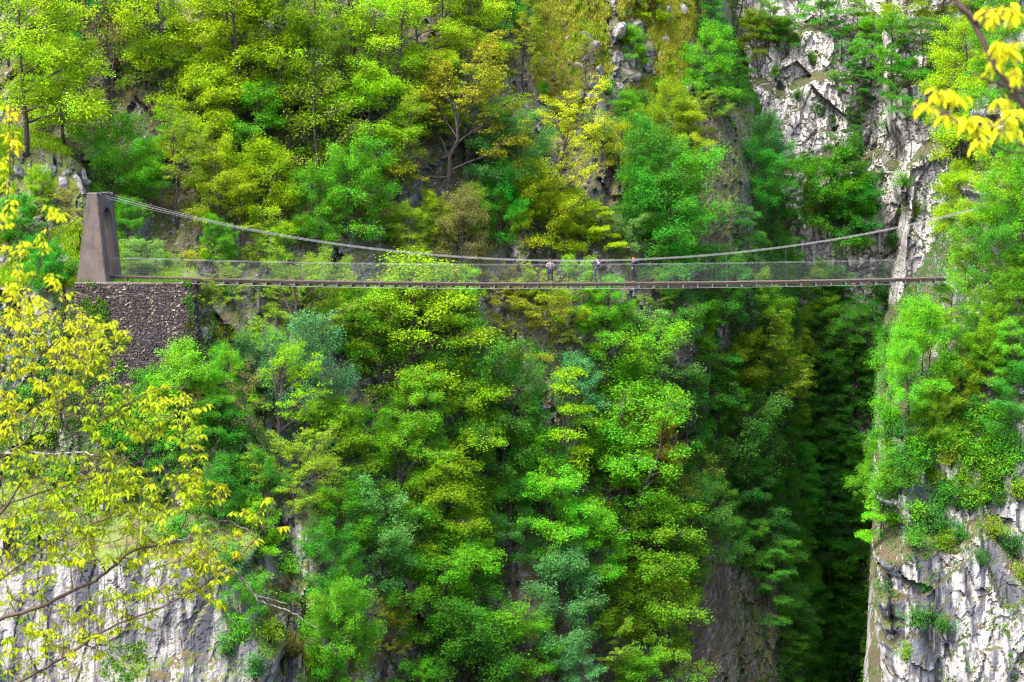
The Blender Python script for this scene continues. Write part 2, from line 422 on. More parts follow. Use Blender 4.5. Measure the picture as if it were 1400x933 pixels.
def make_tree(style, H, Wd, seed):
    P = STYLES[style]; r = np.random.default_rng(seed); wood = MB(); lv = Leaves(r)
    stems = 2 if (style in ('tall', 'sparse', 'bushy') and r.random() < .6) else 1
    for si in range(stems):
        k = 9; s = np.linspace(0, 1, k)
        lean = r.normal(0, .05, 2) + (np.array([math.cos(si*3.1 + seed), math.sin(si*3.1 + seed)])*.12 if stems > 1 else 0)
        bend = np.cumsum(r.normal(0, (.05 if style == 'oak' else .022)*H, (k,2)), axis=0); bend -= bend[0]
        tp = np.zeros((k,3)); tp[:,2] = s*H*.93; tp[:,:2] = bend*.5 + s[:,None]*H*lean
        tp[0,2] = -.8
        rad0 = P['tr']*H*(1 if stems == 1 else .75)
        wood.tube(tp, rad0*(1.0 - .86*s)**.9 + .012, 6)
        wood.tube(np.array([tp[0], tp[0]*.5 + tp[1]*.5]), [rad0*1.6, rad0*.9], 6, cap=False)
        nl = int(P['nl']/(1 if stems == 1 else 1.6)); az0 = r.random()*6.28
        for i in range(nl):
            t = P['t0'] + (.985 - P['t0'])*((i + .5*r.random())/nl)**.9
            st = np.array([np.interp(t, s, tp[:,c]) for c in range(3)])
            az = az0 + i*2.399 + r.normal(0, .3)
            dh = np.array([math.cos(az), math.sin(az), 0])
            L = .5*Wd*profile(P['shape'], t)*(.72 + .5*r.random())
            if r.random() < .10: continue
            L *= 1 + .25*math.sin(az*2 + seed)
            el = R(P['e0'] + (P['e1'] - P['e0'])*t**1.4 + r.normal(0, 12))
            c = curve(st, dh, el, L, P['sag'], P['wob'], r)
            lr = rad0*(.42*(1 - t) + .12)
            wood.tube(c, np.linspace(lr, .012, len(c)), 4, cap=False)
            tip = c[-1] - c[-2]
            lv.spray(c[-1], tip, P['rad'], int(P['n']*(.7+.6*r.random())), P['size'], P['flat'], .3, P['tilt'])
            m = max(2, int(L/P['sub']*2.7))
            if style == 'oak': m = max(3, int(L/P['sub']*3.0))
            for j in range(m):
                u = .28 + .7*(j + r.random())/m
                a = np.array([np.interp(u, np.linspace(0, 1, len(c)), c[:,q]) for q in range(3)])
                sg = 1 if (j % 2) else -1
                an = sg*R(35 + 30*r.random())
                d2 = np.array([dh[0]*math.cos(an) - dh[1]*math.sin(an), dh[0]*math.sin(an) + dh[1]*math.cos(an), 0])
                l2 = L*(.46 - .24*u)*(.7 + .6*r.random()) + .22
                c2 = curve(a, d2, el*.55 + r.normal(0, .22), l2, P['sag'], P['wob'], r, 4)
                wood.tube(c2, np.linspace(lr*.38 + .008, .007, 4), 3, cap=False)
                t2 = c2[-1] - c2[-2]
                if r.random() < .93:
                    lv.spray(c2[-1], t2, P['rad']*(.5 + .8*r.random()), int(P['n']*(.6 + .7*r.random())), P['size'], P['flat'], .3, P['tilt'])
                if l2 > .9: lv.spray(c2[2], t2, P['rad']*.7, int(P['n']*.5), P['size'], P['flat'], .3, P['tilt'])
    return wood, lv

def make_shrub(H, Wd, seed, n=40, size=.13, clumps=34):
    r = np.random.default_rng(seed); wood = MB(); lv = Leaves(r)
    for i in range(clumps):
        az = i*2.399 + r.normal(0, .3); t = (i + .5)/clumps
        el = R(15 + 75*r.random()**.7); L = (.3 + .7*r.random())
        e = np.array([math.cos(az)*math.cos(el)*Wd*.5*L, math.sin(az)*math.cos(el)*Wd*.5*L, math.sin(el)*H*.9*L + .15])
        wood.tube(np.array([[0,0,-.3], e*.5 + r.normal(0, .06, 3), e]), [.03, .02, .008], 3, cap=False)
        lv.spray(e, e, .30*Wd*(.35 + .4*r.random()), int(n*(.6 + .8*r.random())), size, .3, .3, .6)
        if r.random() < .5: lv.spray(e*.6, e, .25*Wd*(.4 + .3*r.random()), n//2, size, .35, .3, .6)
    return wood, lv

PROTO = {}
def proto(key, maker):
    w, l = maker
    PROTO[key] = (w.mesh('trunk_' + key, M_bark, True), l.mesh('crown_' + key, M_leaf))
SPEC = [('beech', 9.5, 7.6, 5), ('tall', 11.5, 6.0, 4), ('layer', 9.5, 6.4, 2), ('oak', 9.0, 9.0, 3), ('bushy', 6.5, 6.4, 4), ('sparse', 8.5, 5.0, 2), ('droop', 10.0, 5.6, 3)]
NVAR = {}
for st, H, Wd, nv in SPEC:
    NVAR[st] = (nv, H, Wd)
    for v in range(nv):
        proto(f'{st}{v}', make_tree(st, H*(1 + .08*(v-1)), Wd*(1 - .06*(v-1)), 100 + 17*v + len(PROTO)*3))
for v in range(3):
    proto(f'shrub{v}', make_shrub(2.4, 3.0 + .3*v, 400 + v))
NVAR['shrub'] = (3, 2.4, 3.1)
KINDNAME = {'beech': 'broadleaf_tree', 'tall': 'tall_tree', 'layer': 'tiered_tree', 'oak': 'oak_tree', 'bushy': 'bushy_tree', 'sparse': 'thin_tree', 'droop': 'drooping_tree', 'shrub': 'shrub'}

PAL = {   # base colours of spring leaves
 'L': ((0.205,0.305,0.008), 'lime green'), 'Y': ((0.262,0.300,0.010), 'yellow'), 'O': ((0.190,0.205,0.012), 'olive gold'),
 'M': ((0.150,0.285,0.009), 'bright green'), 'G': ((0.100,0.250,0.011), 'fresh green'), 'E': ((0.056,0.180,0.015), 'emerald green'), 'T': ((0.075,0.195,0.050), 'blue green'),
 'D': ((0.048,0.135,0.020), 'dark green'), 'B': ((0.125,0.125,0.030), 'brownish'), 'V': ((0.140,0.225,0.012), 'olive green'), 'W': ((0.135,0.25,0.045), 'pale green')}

PLANTS = []     # dicts, turned into objects (with their labels) in the next section
def plant(px, py, hpx, style, col, wf=1.0, only=None, var=None, lean=None, hand=True):
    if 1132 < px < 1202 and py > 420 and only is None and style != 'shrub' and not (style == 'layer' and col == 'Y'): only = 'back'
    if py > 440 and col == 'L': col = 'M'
    if px > 920 and 620 < py and px < 1205: col = {'G': 'E', 'M': 'G', 'V': 'E', 'O': 'V', 'W': 'E'}.get(col, col)  # gorge shade put into the leaf colour: darker greens low beside the slot
    h = hit(px, py, only)
    if h is None: return None
    p, k = h
    nv, H, Wd = NVAR[style]
    hm = hpx/F*p[1]
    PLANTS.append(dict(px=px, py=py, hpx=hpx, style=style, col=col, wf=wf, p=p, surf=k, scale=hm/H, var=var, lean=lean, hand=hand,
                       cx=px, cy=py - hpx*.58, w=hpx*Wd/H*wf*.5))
    return PLANTS[-1]

# --- trees set by hand: foot of the trunk in the frame, height, kind, colour
HAND = [
 # high on the slope, west
 (35,215,235,'beech','L',1.0),(92,205,130,'beech','L',1.1),(12,90,130,'sparse','V',1.1),(150,160,190,'sparse','B',1.0),(185,110,150,'sparse','V',1.1),(70,70,120,'beech','V',1.0),
 (120,60,110,'bushy','E',.9),(225,170,210,'tall','L',1.1),(320,210,265,'tall','L',1.15),(362,200,250,'tall','L',1.05),(405,235,240,'tall','L',1.0),(280,140,160,'beech','L',1.0),(265,250,150,'beech','L',.95),(345,255,120,'beech','G',1.0),(200,150,150,'beech','V',.9),
 (165,290,115,'bushy','G',.95),(190,300,100,'beech','G',.9),(240,312,130,'oak','V',.9),(218,250,110,'layer','G',1.0),
 (430,285,190,'sparse','V',1.0),(445,250,170,'sparse','V',1.0),(300,330,120,'beech','L',1.0),(370,330,110,'bushy','L',1.0),(330,340,90,'oak','L',1.0),(475,335,105,'bushy','G',1.1),(430,345,85,'bushy','G',1.0),(300,362,50,'bushy','G',1.1),
 (520,190,200,'tall','L',1.2),(480,110,170,'tall','L',1.1),(560,120,150,'beech','L',1.0),(515,250,150,'beech','L',1.1),(545,290,140,'tall','V',1.0),(500,330,80,'beech','V',1.1),
 (612,300,205,'oak','O',1.05),(640,235,130,'oak','V',1.0),(590,210,120,'beech','L',1.0),(655,110,130,'beech','L',1.0),(600,60,110,'oak','L',1.0),(640,50,100,'beech','L',.9),(705,70,95,'bushy','E',.8),(715,135,90,'oak','O',.9),
 (700,280,110,'bushy','T',1.0),(690,240,90,'bushy','W',1.0),(760,300,135,'oak','Y',.85),(722,315,70,'bushy','L',1.0),(745,352,95,'bushy','Y',1.15),(770,350,75,'bushy','L',1.1),(830,345,80,'layer','L',1.2),(860,352,60,'bushy','W',1.1),(800,330,60,'beech','V',1.0),
 (780,180,70,'oak','B',.8),(800,130,75,'sparse','B',1.0),(868,92,45,'bushy','G',1.0),(862,190,60,'beech','G',1.1),(820,240,95,'sparse','V',1.1),(845,250,80,'beech','Y',1.0),
 (900,322,120,'bushy','E',1.0),(930,330,120,'bushy','G',.95),(890,330,110,'beech','E',1.0),(940,225,80,'beech','L',1.0),(915,220,80,'bushy','V',1.0),(960,150,110,'beech','G',.9),(885,42,70,'beech','L',1.0),(960,205,70,'oak','V',1.0),
 (560,350,75,'beech','V',1.0),(600,345,60,'bushy','L',1.0),(680,340,85,'bushy','E',.9),(640,335,60,'bushy','V',1.0),
 # below the bridge
 (405,520,140,'oak','V',1.0),(440,470,90,'bushy','V',1.0),(395,445,70,'beech','V',1.2),(470,430,60,'sparse','V',1.0),
 (530,590,210,'tall','L',1.15),(580,560,190,'beech','L',1.1),(600,480,110,'beech','G',1.3),(560,450,80,'layer','L',1.2),(625,450,85,'beech','L',1.0),(500,520,120,'beech','G',1.0),(620,640,150,'beech','L',1.0),(560,640,130,'beech','G',1.0),
 (650,640,170,'bushy','E',.8),(680,690,170,'beech','E',.9),(640,560,100,'beech','G',.8),
 (380,640,150,'oak','L',.9),(335,610,110,'sparse','B',1.0),(345,560,80,'bushy','T',1.0),(420,630,150,'bushy','T',.9),(450,700,140,'beech','L',1.0),(400,720,110,'oak','V',1.1),(500,690,120,'beech','G',1.0),(540,740,130,'beech','L',1.0),(470,790,110,'beech','G',1.1),(520,810,120,'bushy','W',1.0),(440,830,90,'bushy','E',1.0),(600,770,140,'beech','L',1.1),(640,800,130,'beech','G',1.0),(570,850,130,'bushy','G',1.0),(505,900,90,'sparse','B',1.0),(525,925,75,'oak','O',1.0),(470,880,80,'bushy','G',.9),
 (600,930,150,'beech','G',1.1),(660,910,150,'beech','G',1.1),(640,980,130,'bushy','E',1.1),(700,800,120,'beech','D',1.0),(720,950,120,'beech','G',1.0),
 (768,720,235,'layer','L',.85),(745,520,110,'oak','O',1.0),(700,470,85,'oak','O',1.1),(730,450,70,'oak','Y',1.0),(720,430,50,'bushy','V',1.0),
 (780,470,100,'beech','L',1.0),(830,470,90,'beech','G',1.1),(800,520,80,'oak','Y',.8),(850,560,120,'bushy','G',1.1),(900,590,150,'beech','W',1.0),(870,640,140,'beech','G',1.0),(790,600,90,'bushy','T',1.0),(820,640,100,'bushy','W',1.0),
 (865,790,225,'tall','G',1.25),(840,740,150,'beech','G',.9),(880,850,170,'beech','G',1.1),(760,770,140,'beech','G',1.1),(740,720,110,'bushy','G',1.0),(800,830,120,'beech','G',1.0),(775,900,120,'bushy','T',1.05),(850,900,110,'bushy','V',1.0),(905,930,110,'bushy','G',1.0),(820,960,110,'oak','V',1.1),(880,985,100,'beech','G',1.2),
 (955,560,170,'layer','E',.75),(930,480,110,'beech','E',1.0),(885,460,80,'oak','V',1.0),(990,450,80,'bushy','E',1.0),(1030,460,90,'beech','L',.9),(975,470,70,'oak','B',1.0),(1045,500,90,'bushy','G',.9),(1000,560,120,'beech','V',1.0),(1040,600,140,'oak','V',1.0),(1060,640,150,'oak','O',.7),(1000,660,130,'bushy','D',1.0),(940,680,130,'beech','D',1.0),
 (965,735,115,'sparse','O',1.3),(935,790,110,'bushy','D',1.0),(1045,760,140,'droop','D',.9),(1065,850,140,'droop','E',.8),(1050,850,110,'layer','G',.9),(1085,900,120,'droop','E',1.0),(1100,960,90,'droop','G',1.0),
 # the slot of the gorge and the cliff behind
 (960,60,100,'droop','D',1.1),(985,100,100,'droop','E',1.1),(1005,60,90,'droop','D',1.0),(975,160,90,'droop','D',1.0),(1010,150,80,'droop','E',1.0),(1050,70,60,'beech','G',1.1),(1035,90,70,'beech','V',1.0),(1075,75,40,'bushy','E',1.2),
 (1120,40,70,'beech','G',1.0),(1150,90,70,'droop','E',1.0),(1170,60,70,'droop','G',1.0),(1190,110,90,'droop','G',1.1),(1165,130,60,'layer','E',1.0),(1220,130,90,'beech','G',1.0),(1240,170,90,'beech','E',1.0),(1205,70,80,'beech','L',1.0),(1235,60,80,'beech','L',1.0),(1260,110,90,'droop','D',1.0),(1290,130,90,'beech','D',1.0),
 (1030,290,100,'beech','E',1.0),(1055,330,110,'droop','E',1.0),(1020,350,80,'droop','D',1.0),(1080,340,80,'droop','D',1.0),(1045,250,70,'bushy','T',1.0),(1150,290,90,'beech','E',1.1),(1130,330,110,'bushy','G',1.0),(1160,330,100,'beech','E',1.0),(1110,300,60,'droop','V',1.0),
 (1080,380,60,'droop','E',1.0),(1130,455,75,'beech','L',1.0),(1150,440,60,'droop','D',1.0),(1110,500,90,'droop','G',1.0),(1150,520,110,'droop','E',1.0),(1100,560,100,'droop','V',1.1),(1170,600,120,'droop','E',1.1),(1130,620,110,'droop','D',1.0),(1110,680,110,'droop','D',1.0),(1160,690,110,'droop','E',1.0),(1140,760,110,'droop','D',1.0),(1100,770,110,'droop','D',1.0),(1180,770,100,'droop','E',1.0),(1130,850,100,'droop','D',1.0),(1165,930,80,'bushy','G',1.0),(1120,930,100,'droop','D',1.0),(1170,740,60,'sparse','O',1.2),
 # the bank at the bridge's far end
 (1312,250,150,'beech','L',.95),(1350,230,150,'beech','L',1.1),(1400,250,160,'beech','G',1.0),(1320,150,120,'beech','L',1.0),(1370,130,120,'beech','G',1.1),(1312,330,110,'beech','L',.95),(1350,330,120,'beech','L',1.0),(1395,350,120,'bushy','G',1.0),(1330,60,100,'beech','G',1.0),(1390,50,100,'beech','L',1.0),(1285,60,90,'beech','V',1.0),
 (1318,398,60,'beech','G',1.0),(1290,480,50,'beech','L',1.1),(1246,505,65,'bushy','G',.9),(1330,395,85,'bushy','G',1.1),(1375,400,90,'bushy','E',1.0),(1300,460,62,'beech','G',1.2),(1345,450,90,'sparse','O',.9),(1390,470,90,'bushy','G',1.1),(1262,560,118,'bushy','G',.9),(1240,590,110,'beech','G',.8),(1320,520,70,'bushy','E',1.0),(1385,530,80,'beech','G',1.0),
 (1206,735,105,'layer','L',1.0,'right'),(1204,700,80,'bushy','L',.9,'right'),
 # on the rocky spur
 (215,600,70,'bushy','E',1.3),(255,600,95,'bushy','G',1.3),(300,650,90,'beech','E',1.2),(230,645,70,'bushy','E',1.3),(310,570,70,'bushy','G',1.0),(355,700,60,'bushy','E',1.2),(350,775,75,'bushy','G',1.1),(300,720,70,'bushy','E',1.2),(330,850,60,'bushy','E',1.1),(90,590,70,'sparse','B',1.1),(390,830,50,'sparse','B',1.2),(285,440,50,'oak','O',1.0),(320,430,55,'oak','V',1.0),(30,330,50,'bushy','E',1.3),(65,400,55,'bushy','E',1.2),(195,372,40,'bushy','W',1.5),(175,352,70,'beech','G',.9),(95,300,42,'oak','O',1.0),(55,280,40,'bushy','L',1.1),
]
HAND += [  (960,520,90,'beech','G',1.0),(1000,520,90,'beech','V',1.0),(1030,540,80,'bushy','G',1.0),(985,600,100,'beech','G',1.0),(1030,620,90,'beech','G',1.0),(970,660,100,'tall','G',1.0),(1020,690,90,'beech','G',1.0),(990,745,90,'beech','G',1.0),(1045,700,90,'droop','E',1.0),(1030,780,80,'droop','G',1.0),
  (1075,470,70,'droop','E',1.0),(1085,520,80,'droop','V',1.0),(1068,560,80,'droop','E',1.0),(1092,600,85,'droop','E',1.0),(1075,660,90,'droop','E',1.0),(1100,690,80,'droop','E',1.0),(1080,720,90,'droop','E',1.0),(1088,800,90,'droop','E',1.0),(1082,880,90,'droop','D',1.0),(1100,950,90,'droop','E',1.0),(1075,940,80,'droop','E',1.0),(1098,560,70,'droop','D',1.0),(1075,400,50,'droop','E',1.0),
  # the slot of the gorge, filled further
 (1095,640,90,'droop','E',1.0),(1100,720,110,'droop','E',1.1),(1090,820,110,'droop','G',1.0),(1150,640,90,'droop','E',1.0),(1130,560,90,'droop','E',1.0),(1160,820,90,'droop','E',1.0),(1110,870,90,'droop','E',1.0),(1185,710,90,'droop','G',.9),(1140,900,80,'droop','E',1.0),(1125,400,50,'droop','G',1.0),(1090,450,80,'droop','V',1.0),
 (1345,560,80,'beech','G',1.0),(1310,575,70,'bushy','V',1.0),(1390,585,80,'bushy','E',1.0),(1270,600,60,'bushy','V',1.0),(1360,510,70,'bushy','L',1.0),(1400,430,90,'beech','G',1.0),
]
SHR = [(1240,665,45,'G'),(1265,640,40,'W'),(1290,690,45,'E'),(1300,640,40,'V'),(1330,640,45,'G'),(1355,620,40,'G'),(1380,650,45,'G'),(1395,690,40,'V'),(1330,700,40,'E'),(1270,730,45,'D'),(1250,750,40,'E'),(1360,740,40,'V'),(1385,760,45,'D'),(1310,745,35,'D'),(1290,755,35,'V'),(1220,610,45,'E'),(1350,690,40,'G'),(1240,620,45,'V'),(1330,590,45,'D'),(1375,600,40,'E'),(1285,620,40,'G'),(1255,860,40,'D'),(1290,870,35,'D'),(1240,905,30,'V'),(1400,800,35,'V'),(1340,775,25,'D'),(1265,810,25,'E'),
 (160,620,50,'E'),(190,600,45,'G'),(130,600,45,'V'),(100,560,40,'E'),(215,690,45,'D'),(260,680,45,'E'),(320,780,45,'E'),(345,820,45,'G'),(300,800,40,'D'),(330,880,45,'G'),(370,880,40,'V'),(400,900,40,'B'),(420,870,40,'V'),(370,760,40,'E'),(395,790,40,'G'),(310,900,40,'E'),(350,930,45,'D'),(430,930,45,'O'),(240,740,45,'E'),(285,700,40,'Y'),(330,660,40,'O'),(310,620,45,'E'),(290,590,40,'G'),(270,540,35,'V'),(300,500,40,'W'),(330,480,35,'G'),(295,470,30,'O'),(350,470,35,'V'),(40,560,40,'E'),(60,610,40,'V'),(30,660,40,'D'),(90,660,40,'E'),(130,690,40,'V'),(170,680,45,'E'),
 (285,420,30,'L'),(310,415,35,'W'),(200,378,28,'W'),(230,370,28,'G'),(260,368,28,'Y'),(280,360,32,'L'),(310,372,30,'G'),(345,365,34,'V'),(30,360,36,'E'),(50,380,40,'G'),(20,330,30,'G'),(75,395,35,'D'),(95,385,35,'E'),(90,310,28,'O'),(105,320,26,'Y'),(45,300,26,'L'),(70,300,24,'G'),
 (745,130,24,'G'),(800,70,22,'V'),(830,130,26,'E'),(850,60,24,'G'),(780,110,20,'G'),(760,160,28,'V'),(720,200,30,'B'),(745,215,32,'V'),(800,190,30,'B'),(825,200,32,'G'),(880,150,30,'E'),(900,130,28,'G'),(915,105,26,'L'),(930,150,32,'G'),(690,300,34,'E'),(665,320,34,'V'),(540,320,34,'V'),(575,330,34,'E'),(700,500,36,'B'),(680,480,34,'V'),(720,560,36,'E'),(690,600,36,'B'),(735,500,34,'G'),
 (1060,110,24,'G'),(1090,140,22,'E'),(1120,160,24,'D'),(1050,180,22,'E'),(1140,180,26,'D'),(1100,230,26,'D'),(1130,240,28,'E'),(1215,180,26,'E'),(1235,260,30,'G'),(1250,300,30,'V'),(1205,250,22,'D'),(1220,340,26,'E'),(1085,60,24,'V'),(1110,90,24,'E'),(1140,120,26,'G'),(1210,420,28,'D'),(1195,400,30,'E')]
gs = np.random.default_rng(91)
for yy in range(455, 1010, 52):
    for xx in (1085, 1120, 1155, 1190):
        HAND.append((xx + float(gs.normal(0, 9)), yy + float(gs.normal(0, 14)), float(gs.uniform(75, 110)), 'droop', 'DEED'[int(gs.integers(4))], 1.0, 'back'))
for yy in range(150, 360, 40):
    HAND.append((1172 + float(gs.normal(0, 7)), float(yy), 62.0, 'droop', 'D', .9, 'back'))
for _ in range(70):
    SHR.append((float(gs.uniform(1212, 1400)), float(gs.triangular(570, 620, 760)), float(gs.uniform(26, 48)), 'EGVDGE'[int(gs.integers(6))]))
for _ in range(14):
    SHR.append((float(gs.uniform(1200, 1222)), float(gs.uniform(470, 690)), float(gs.uniform(26, 44)), 'EGDGE'[int(gs.integers(5))]))
for _ in range(16):
    SHR.append((float(gs.uniform(105, 290)), float(gs.uniform(515, 600)), float(gs.uniform(28, 44)), 'EGVBG'[int(gs.integers(5))]))
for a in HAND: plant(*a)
for x, y, h, c in SHR: plant(x, y, h, 'shrub', c)

GRID = ["VBLLLLL.GD.DGL", "LBGLVLO.OG.GGL", ".GLLBLG.BE.G.G", "..LLGOBYLE.ELG", "..VVGLGOGEGDGG", ".ETLLELGEVDEG.", ".EEGLEGLODDV..", "..ETGGEGDDE...", "..GGGGGTE.DE..."]
gr = np.random.default_rng(11)
cnt = 0
cand = [(x + gr.normal(0, 16), y + gr.normal(0, 12)) for y in np.arange(40, 1040, 42) for x in np.arange(10, 1400, 52)]
gr.shuffle(cand)
for x, y in cand:
    if len(PLANTS) - len(SHR) >= 345: break
    if 90 < x < 290 and 240 < y < 645: continue
    if y > 590 and (x < 420 or x > 1190): continue
    if 700 < x < 985 and 0 < y < 285: continue
    if 1010 < x < 1270 and y < 330: continue
    if x < 150 and 180 < y < 420: continue
    if 1185 < x < 1268 and y < 480: continue
    if 640 < x < 730 and 440 < y < 620: continue
    near = min((((q['px']-x)/1.0)**2 + ((q['py']-y)/1.0)**2)**.5 for q in PLANTS)
    if near < 42: continue
    cy = y - 55; ch = GRID[int(np.clip(cy//100, 0, 8))][int(np.clip(x//100, 0, 13))]
    if ch == '.': continue
    far = x > 1060 and x < 1200
    st = gr.choice(['droop', 'beech']) if far else gr.choice(['beech', 'bushy', 'tall', 'oak'], p=[.4, .3, .15, .15])
    if x > 930 and y > 470: ch = {'G': 'E', 'V': 'E', 'L': 'G'}.get(ch, 'D')  # darker leaf colours stand in for the shade towards the gorge
    if 940 < x < 1065 and y > 800: continue
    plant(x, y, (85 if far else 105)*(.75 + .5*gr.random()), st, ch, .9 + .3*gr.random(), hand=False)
print('trees', len(PLANTS))
def place(q, i, rr):
    st = q['style']; nv = NVAR[st][0]
    v = q['var'] if q['var'] is not None else int(rr.integers(nv))
    tr, cr = PROTO[f'{st}{v}']
    root = bpy.data.objects.new(KINDNAME[st], None); COL.objects.link(root)
    root.empty_display_size = .3
    root.location = tuple(float(c) for c in q['p'])
    s = q['scale']; root.scale = (s*q['wf'], s*q['wf'], s)
    lean = R(rr.normal(5, 4)); root.rotation_euler = (lean, R(rr.normal(0, 4)), rr.random()*6.28)
    # lean outwards, down the slope, whatever the turn about the trunk
    root.rotation_mode = 'XYZ'
    m = Matrix.Rotation(lean, 3, 'X') @ Matrix.Rotation(R(rr.normal(0, 3)), 3, 'Y') @ Matrix.Rotation(rr.random()*6.28, 3, 'Z')
    root.rotation_euler = m.to_euler()
    t = link('trunk' if st != 'shrub' else 'stem', tr, root)
    c = link('crown', cr, root)
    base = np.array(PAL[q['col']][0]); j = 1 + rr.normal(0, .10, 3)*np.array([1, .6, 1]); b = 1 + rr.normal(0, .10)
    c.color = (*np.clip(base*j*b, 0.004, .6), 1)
    return root
rr = np.random.default_rng(21)
for i, q in enumerate(PLANTS): q['obj'] = place(q, i, rr)
# ------------------------------------------------------------------ undergrowth that nobody could count, and loose rock
def green_mat(name, cols, scale=0.25):
    t = NT(name); geo = t.n('ShaderNodeNewGeometry'); ob = t.n('ShaderNodeTexCoord').outputs['Object']
    n = t.math('ADD', t.math('MULTIPLY', t.noise(scale, 4, 0.6, ob), .75), t.math('MULTIPLY', t.noise(scale*5, 2, 0.6, ob), .25))
    c = t.ramp(n, [(.30 + .40*i/(len(cols)-1), k) for i, k in enumerate(cols)])
    h = t.n('ShaderNodeHueSaturation'); t.set(h.inputs['Color'], c)
    t.set(h.inputs['Value'], t.math('ADD', t.math('MULTIPLY', geo.outputs['Random Per Island'], .8), .6))
    d = t.n('ShaderNodeBsdfDiffuse'); t.set(d.inputs[0], h.outputs[0]); tr = t.n('ShaderNodeBsdfTranslucent'); t.set(tr.inputs[0], h.outputs[0])
    mx = t.n('ShaderNodeMixShader'); mx.inputs[0].default_value = .35
    t.t.links.new(d.outputs[0], mx.inputs[1]); t.t.links.new(tr.outputs[0], mx.inputs[2]); t.t.links.new(mx.outputs[0], t.out.inputs[0]); return t.m

def surf_points(key, n, seed, box=None, upmin=-9, patch=None):
    """random points on one of the slopes, inside the view and a margin round it"""
    r = np.random.default_rng(seed); d = DOM[key] if box is None else box; f = SURF[key]
    u = r.uniform(d[0], d[1], n); z = r.uniform(d[2], d[3], n); y = f(u, z); e = .35
    dz = (f(u, z + e) - f(u, z - e))/(2*e); up = dz/np.sqrt(1 + dz*dz)
    x = u + SHEAR[key][0]*(y - SHEAR[key][1])
    px = 700 + x/y*F; py = HZ - z/y*F
    ok = (px > -160) & (px < 1560) & (py > -160) & (py < 1090) & (y < 400) & (up > upmin)
    if patch is not None: ok &= patch(x, z, px, py, up, r.random(n))
    return np.stack([x, y, z], -1)[ok], up[ok]

def clumps(name, P, mat, seed, n=11, rad=.34, size=.14, blade=False, lift=.12):
    r = np.random.default_rng(seed); k = len(P)
    s = (.5 + 1.0*r.random(k)**1.5)
    c = np.repeat(P, n, 0); sc = np.repeat(s, n)
    m = k*n; q = r.normal(0, 1, (m,3)); q /= np.linalg.norm(q, axis=1)[:,None]; q[:,1] = -np.abs(q[:,1])*.8; 
    p = c + q*(rad*sc*r.random(m)**.5)[:,None]; p[:,2] += lift
    if blade:
        d = np.array([0,-.35,1.0]) + r.normal(0, .42, (m,3)); nr = np.array([0,-1,.3]) + r.normal(0,.5,(m,3)); L = size*(.6 + .9*r.random(m)); wid = .13
    else:
        d = q + r.normal(0, .5, (m,3)); nr = np.array([0,-.3,1.0]) + r.normal(0,.5,(m,3)); L = size*(.6 + .8*r.random(m)); wid = .6
    d /= np.linalg.norm(d, axis=1)[:,None]; nr /= np.linalg.norm(nr, axis=1)[:,None]; b = np.cross(nr, d); b /= np.linalg.norm(b, axis=1)[:,None]
    L = (L*.5)[:,None]
    v = np.stack([p - d*L, p + b*L*wid, p + d*L, p - b*L*wid], 1).reshape(-1,3)
    o = link(name, mesh_np(name, v, np.arange(len(v)).reshape(-1,4), mat, False)); return tag(o, kind='stuff')

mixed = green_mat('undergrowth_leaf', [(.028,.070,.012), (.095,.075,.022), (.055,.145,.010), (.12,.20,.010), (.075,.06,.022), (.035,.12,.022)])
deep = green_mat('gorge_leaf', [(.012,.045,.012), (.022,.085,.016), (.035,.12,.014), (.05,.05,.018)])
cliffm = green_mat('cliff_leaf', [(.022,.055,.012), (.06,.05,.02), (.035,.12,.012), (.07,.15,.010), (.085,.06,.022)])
turf = green_mat('turf_blade', [(.09,.21,.008), (.15,.26,.010), (.12,.22,.010), (.17,.17,.02)], .4)
dryturf = green_mat('dry_turf', [(.11,.095,.025), (.15,.20,.012), (.21,.20,.025), (.15,.25,.010), (.20,.15,.04)], .35)
def gate(key, sc, thr, k=0.0):
    return lambda x, z, px, py, up, rn: (fbm(x*sc + k, 3.0, z*sc*.8, 4) + (up - .5)*1.0 > thr)
P, _ = surf_points('hill', 70000, 31, patch=lambda x, z, px, py, up, rn: (fbm(x*.2, 3., z*.2, 4) + (up - .5) > -.12) & ~((px > 700) & (px < 940) & (py < 270) & (rn < .80)) & ~((px > 935) & (px < 1060) & (py > 780) & (rn < .93)) & ~((px > 650) & (px < 730) & (py > 440) & (py < 620) & (rn < .6)))
tag(clumps('undergrowth', P, mixed, 32, 11), 'low leafy undergrowth and brambles covering the main hillside between the trees', 'undergrowth')
P, _ = surf_points('hill', 60000, 131, box=(19, 34, -60, 20), patch=lambda x, z, px, py, up, rn: ~((px < 1062) & (py > 780) & (rn < .9)) & ~((px > 950) & (px < 1030) & (py > 140) & (py < 350) & (rn < .92)))
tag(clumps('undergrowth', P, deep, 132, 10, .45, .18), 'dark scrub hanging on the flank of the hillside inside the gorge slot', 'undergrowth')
P, _ = surf_points('right', 9000, 133, box=(17, 27, -40, 8), patch=lambda x, z, px, py, up, rn: (py < 690) | (fbm(x*.3, 3., z*.3, 3) > .3))
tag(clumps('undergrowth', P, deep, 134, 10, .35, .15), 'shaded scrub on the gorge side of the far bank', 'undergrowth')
P, _ = surf_points('back', 60000, 33, patch=lambda x, z, px, py, up, rn: (fbm(x*.13 + 4, 3., z*.11, 4) + (up - .25)*.9 + .5*(px < 1020) + .45*(py > 430)*(px < 1200) - .22*((px > 1015) & (py < 400)) > .22))
tag(clumps('undergrowth', P, deep, 34, 10, .55, .20), 'dark green scrub clinging to the cliffs at the back of the gorge', 'undergrowth')
